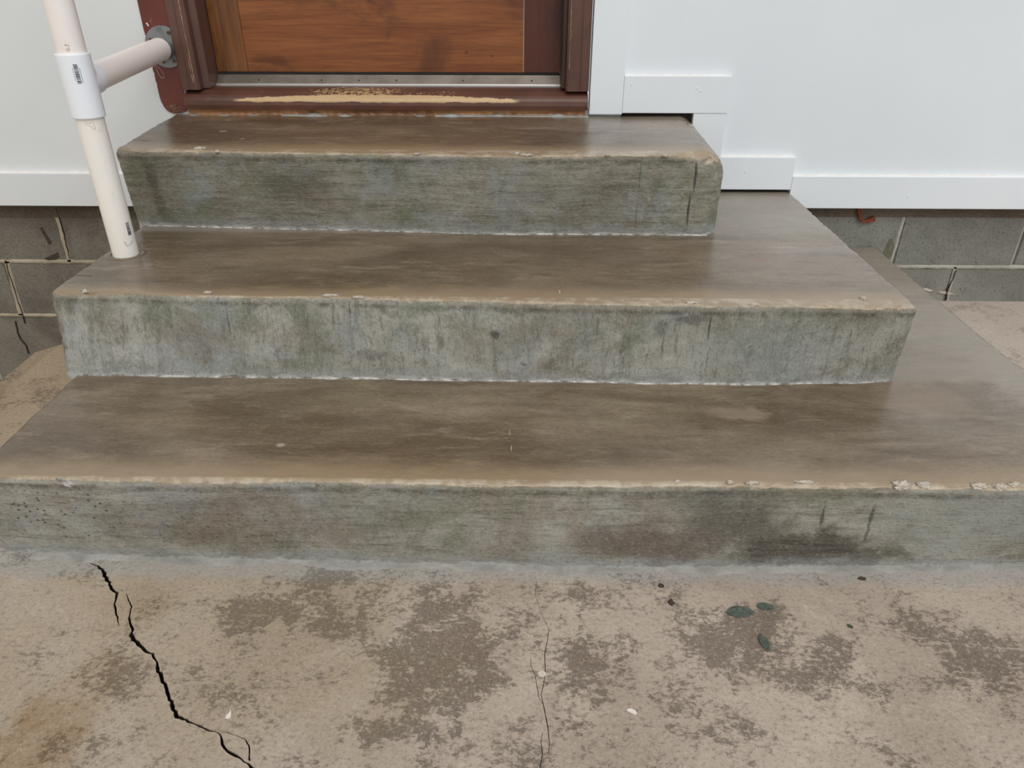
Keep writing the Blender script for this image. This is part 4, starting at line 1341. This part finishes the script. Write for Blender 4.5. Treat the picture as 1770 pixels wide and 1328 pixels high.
# leaves
def leaf(u0, v0, u1, v1, wid, label, mat='leaf', curl=.003, veins=True, group=None, blunt=.0):
    a = up(u0, v0, z=0); c = up(u1, v1, z=0)
    d = (c-a); L = d.length; d.normalize(); nn = Vector((-d.y, d.x, 0))
    b_ = bmesh.new(); n_ = 22; rows = []
    for i in range(n_+1):
        t = i/n_
        w = wid*.5*(math.sin(math.pi*min(1, t*.96+.02))**.75)*(1-.25*t)
        if blunt and t > 1-blunt: w = max(w, wid*.2)
        row = []
        for j in range(-4, 5):
            s_ = j/4
            jag = 1+(.10*math.sin(i*2.6) if abs(j) == 4 else 0)
            z = .0014+curl*(s_*s_)*.35+.0006*math.sin(t*7+s_*2)+curl*.5*(t-.5)**2
            row.append(b_.verts.new(a+d*L*t+nn*w*s_*jag+Vector((0, 0, z))))
        rows.append(row)
    for r0, r1 in zip(rows[:-1], rows[1:]):
        for j in range(8): b_.faces.new((r0[j], r0[j+1], r1[j+1], r1[j]))
    o_ = from_bm('leaf', b_, M[mat], None, True)
    md = o_.modifiers.new('s', 'SOLIDIFY'); md.thickness = .0007; md.offset = -1
    tag(o_, label, 'leaf', group)
    if veins:
        vb = []
        mid_ = [(a+d*L*t+Vector((0, 0, .0016+.0006*math.sin(t*7)))) for t in np.linspace(.02, .98, 12)]
        tube_curve('midrib', mid_, .0005, M['vein'], o_)
    return o_


leaf(1256, 1060, 1302, 1059, .030, 'largest dark green fallen leaf lying on the beige floor, left of the other two')
leaf(1308, 1049, 1338, 1052, .021, 'small dark fallen leaf with a cut end, close to the foot of the steps', blunt=.0, curl=.0025)
leaf(1313, 1098, 1329, 1128, .017, 'narrow dark fallen leaf pointing towards the viewer, nearest of the three', curl=.0025)
leaf(1464, 1081, 1474, 1087, .008, 'tiny bright green leaf scrap on the floor at right', 'leaf_g', .002, False)


def crumb(name, u, v, rx, ry, rz, seed, mat, label, cat, z=0.0):
    p = up(u, v, z=z)
    b_ = bmesh.new(); bmesh.ops.create_icosphere(b_, subdivisions=3, radius=1)
    for q in b_.verts:
        k = 1+.5*mn.noise(q.co*1.7+Vector((seed, 0, 0)))+.2*mn.noise(q.co*5+Vector((seed, 0, 0)))
        q.co = Vector((q.co.x*rx*k, q.co.y*ry*k, max(-rz*.6, q.co.z*rz*k)))
    o_ = from_bm(name, b_, M[mat], None, True)
    o_.location = (p.x, p.y, p.z+rz*.6)
    return tag(o_, label, cat)


def chip(pts_px, label, mat='chip', h=.0018):
    P = [up(u, v, z=0) for u, v in pts_px]
    b_ = flat_prism([(p.x, p.y) for p in P], 0.0003, h)
    return tag(from_bm('paint_flake', b_, M[mat], None), label, 'paint flake')


chip([(399, 1228), (400, 1234), (399, 1241), (394, 1244), (390, 1243), (391, 1238), (396, 1234)], 'pointed white paint flake on the floor right of the long crack')
chip([(1083, 1227), (1090, 1226), (1098, 1229), (1101, 1234), (1098, 1237), (1090, 1233), (1084, 1230)], 'elongated white paint flake on the floor right of the fine crack')
b_ = chip([(929 + 0, 1165), (932, 1161), (937, 1160), (942, 1162), (944, 1166), (941, 1170), (936, 1171), (931, 1169)], 'round pale spot of dried paint on the fine floor crack', 'lump', .0012)
b_.name = 'paint_drop'; b_['category'] = 'paint drop'
crumb('dirt_crumb', 1143, 1014, .005, .004, .003, 2, 'debris', 'dark crumb of dirt near the foot of the steps', 'dirt crumb')
crumb('dirt_crumb', 1160, 1043, .005, .006, .003, 8, 'debris', 'dark crumb of dirt nearer the viewer, left of the leaves', 'dirt crumb')
crumb('mortar_crumb', 1490, 1001, .007, .004, .002, 5, 'debris', 'flat dark crumb on the cement wash at the foot of the steps', 'crumb')
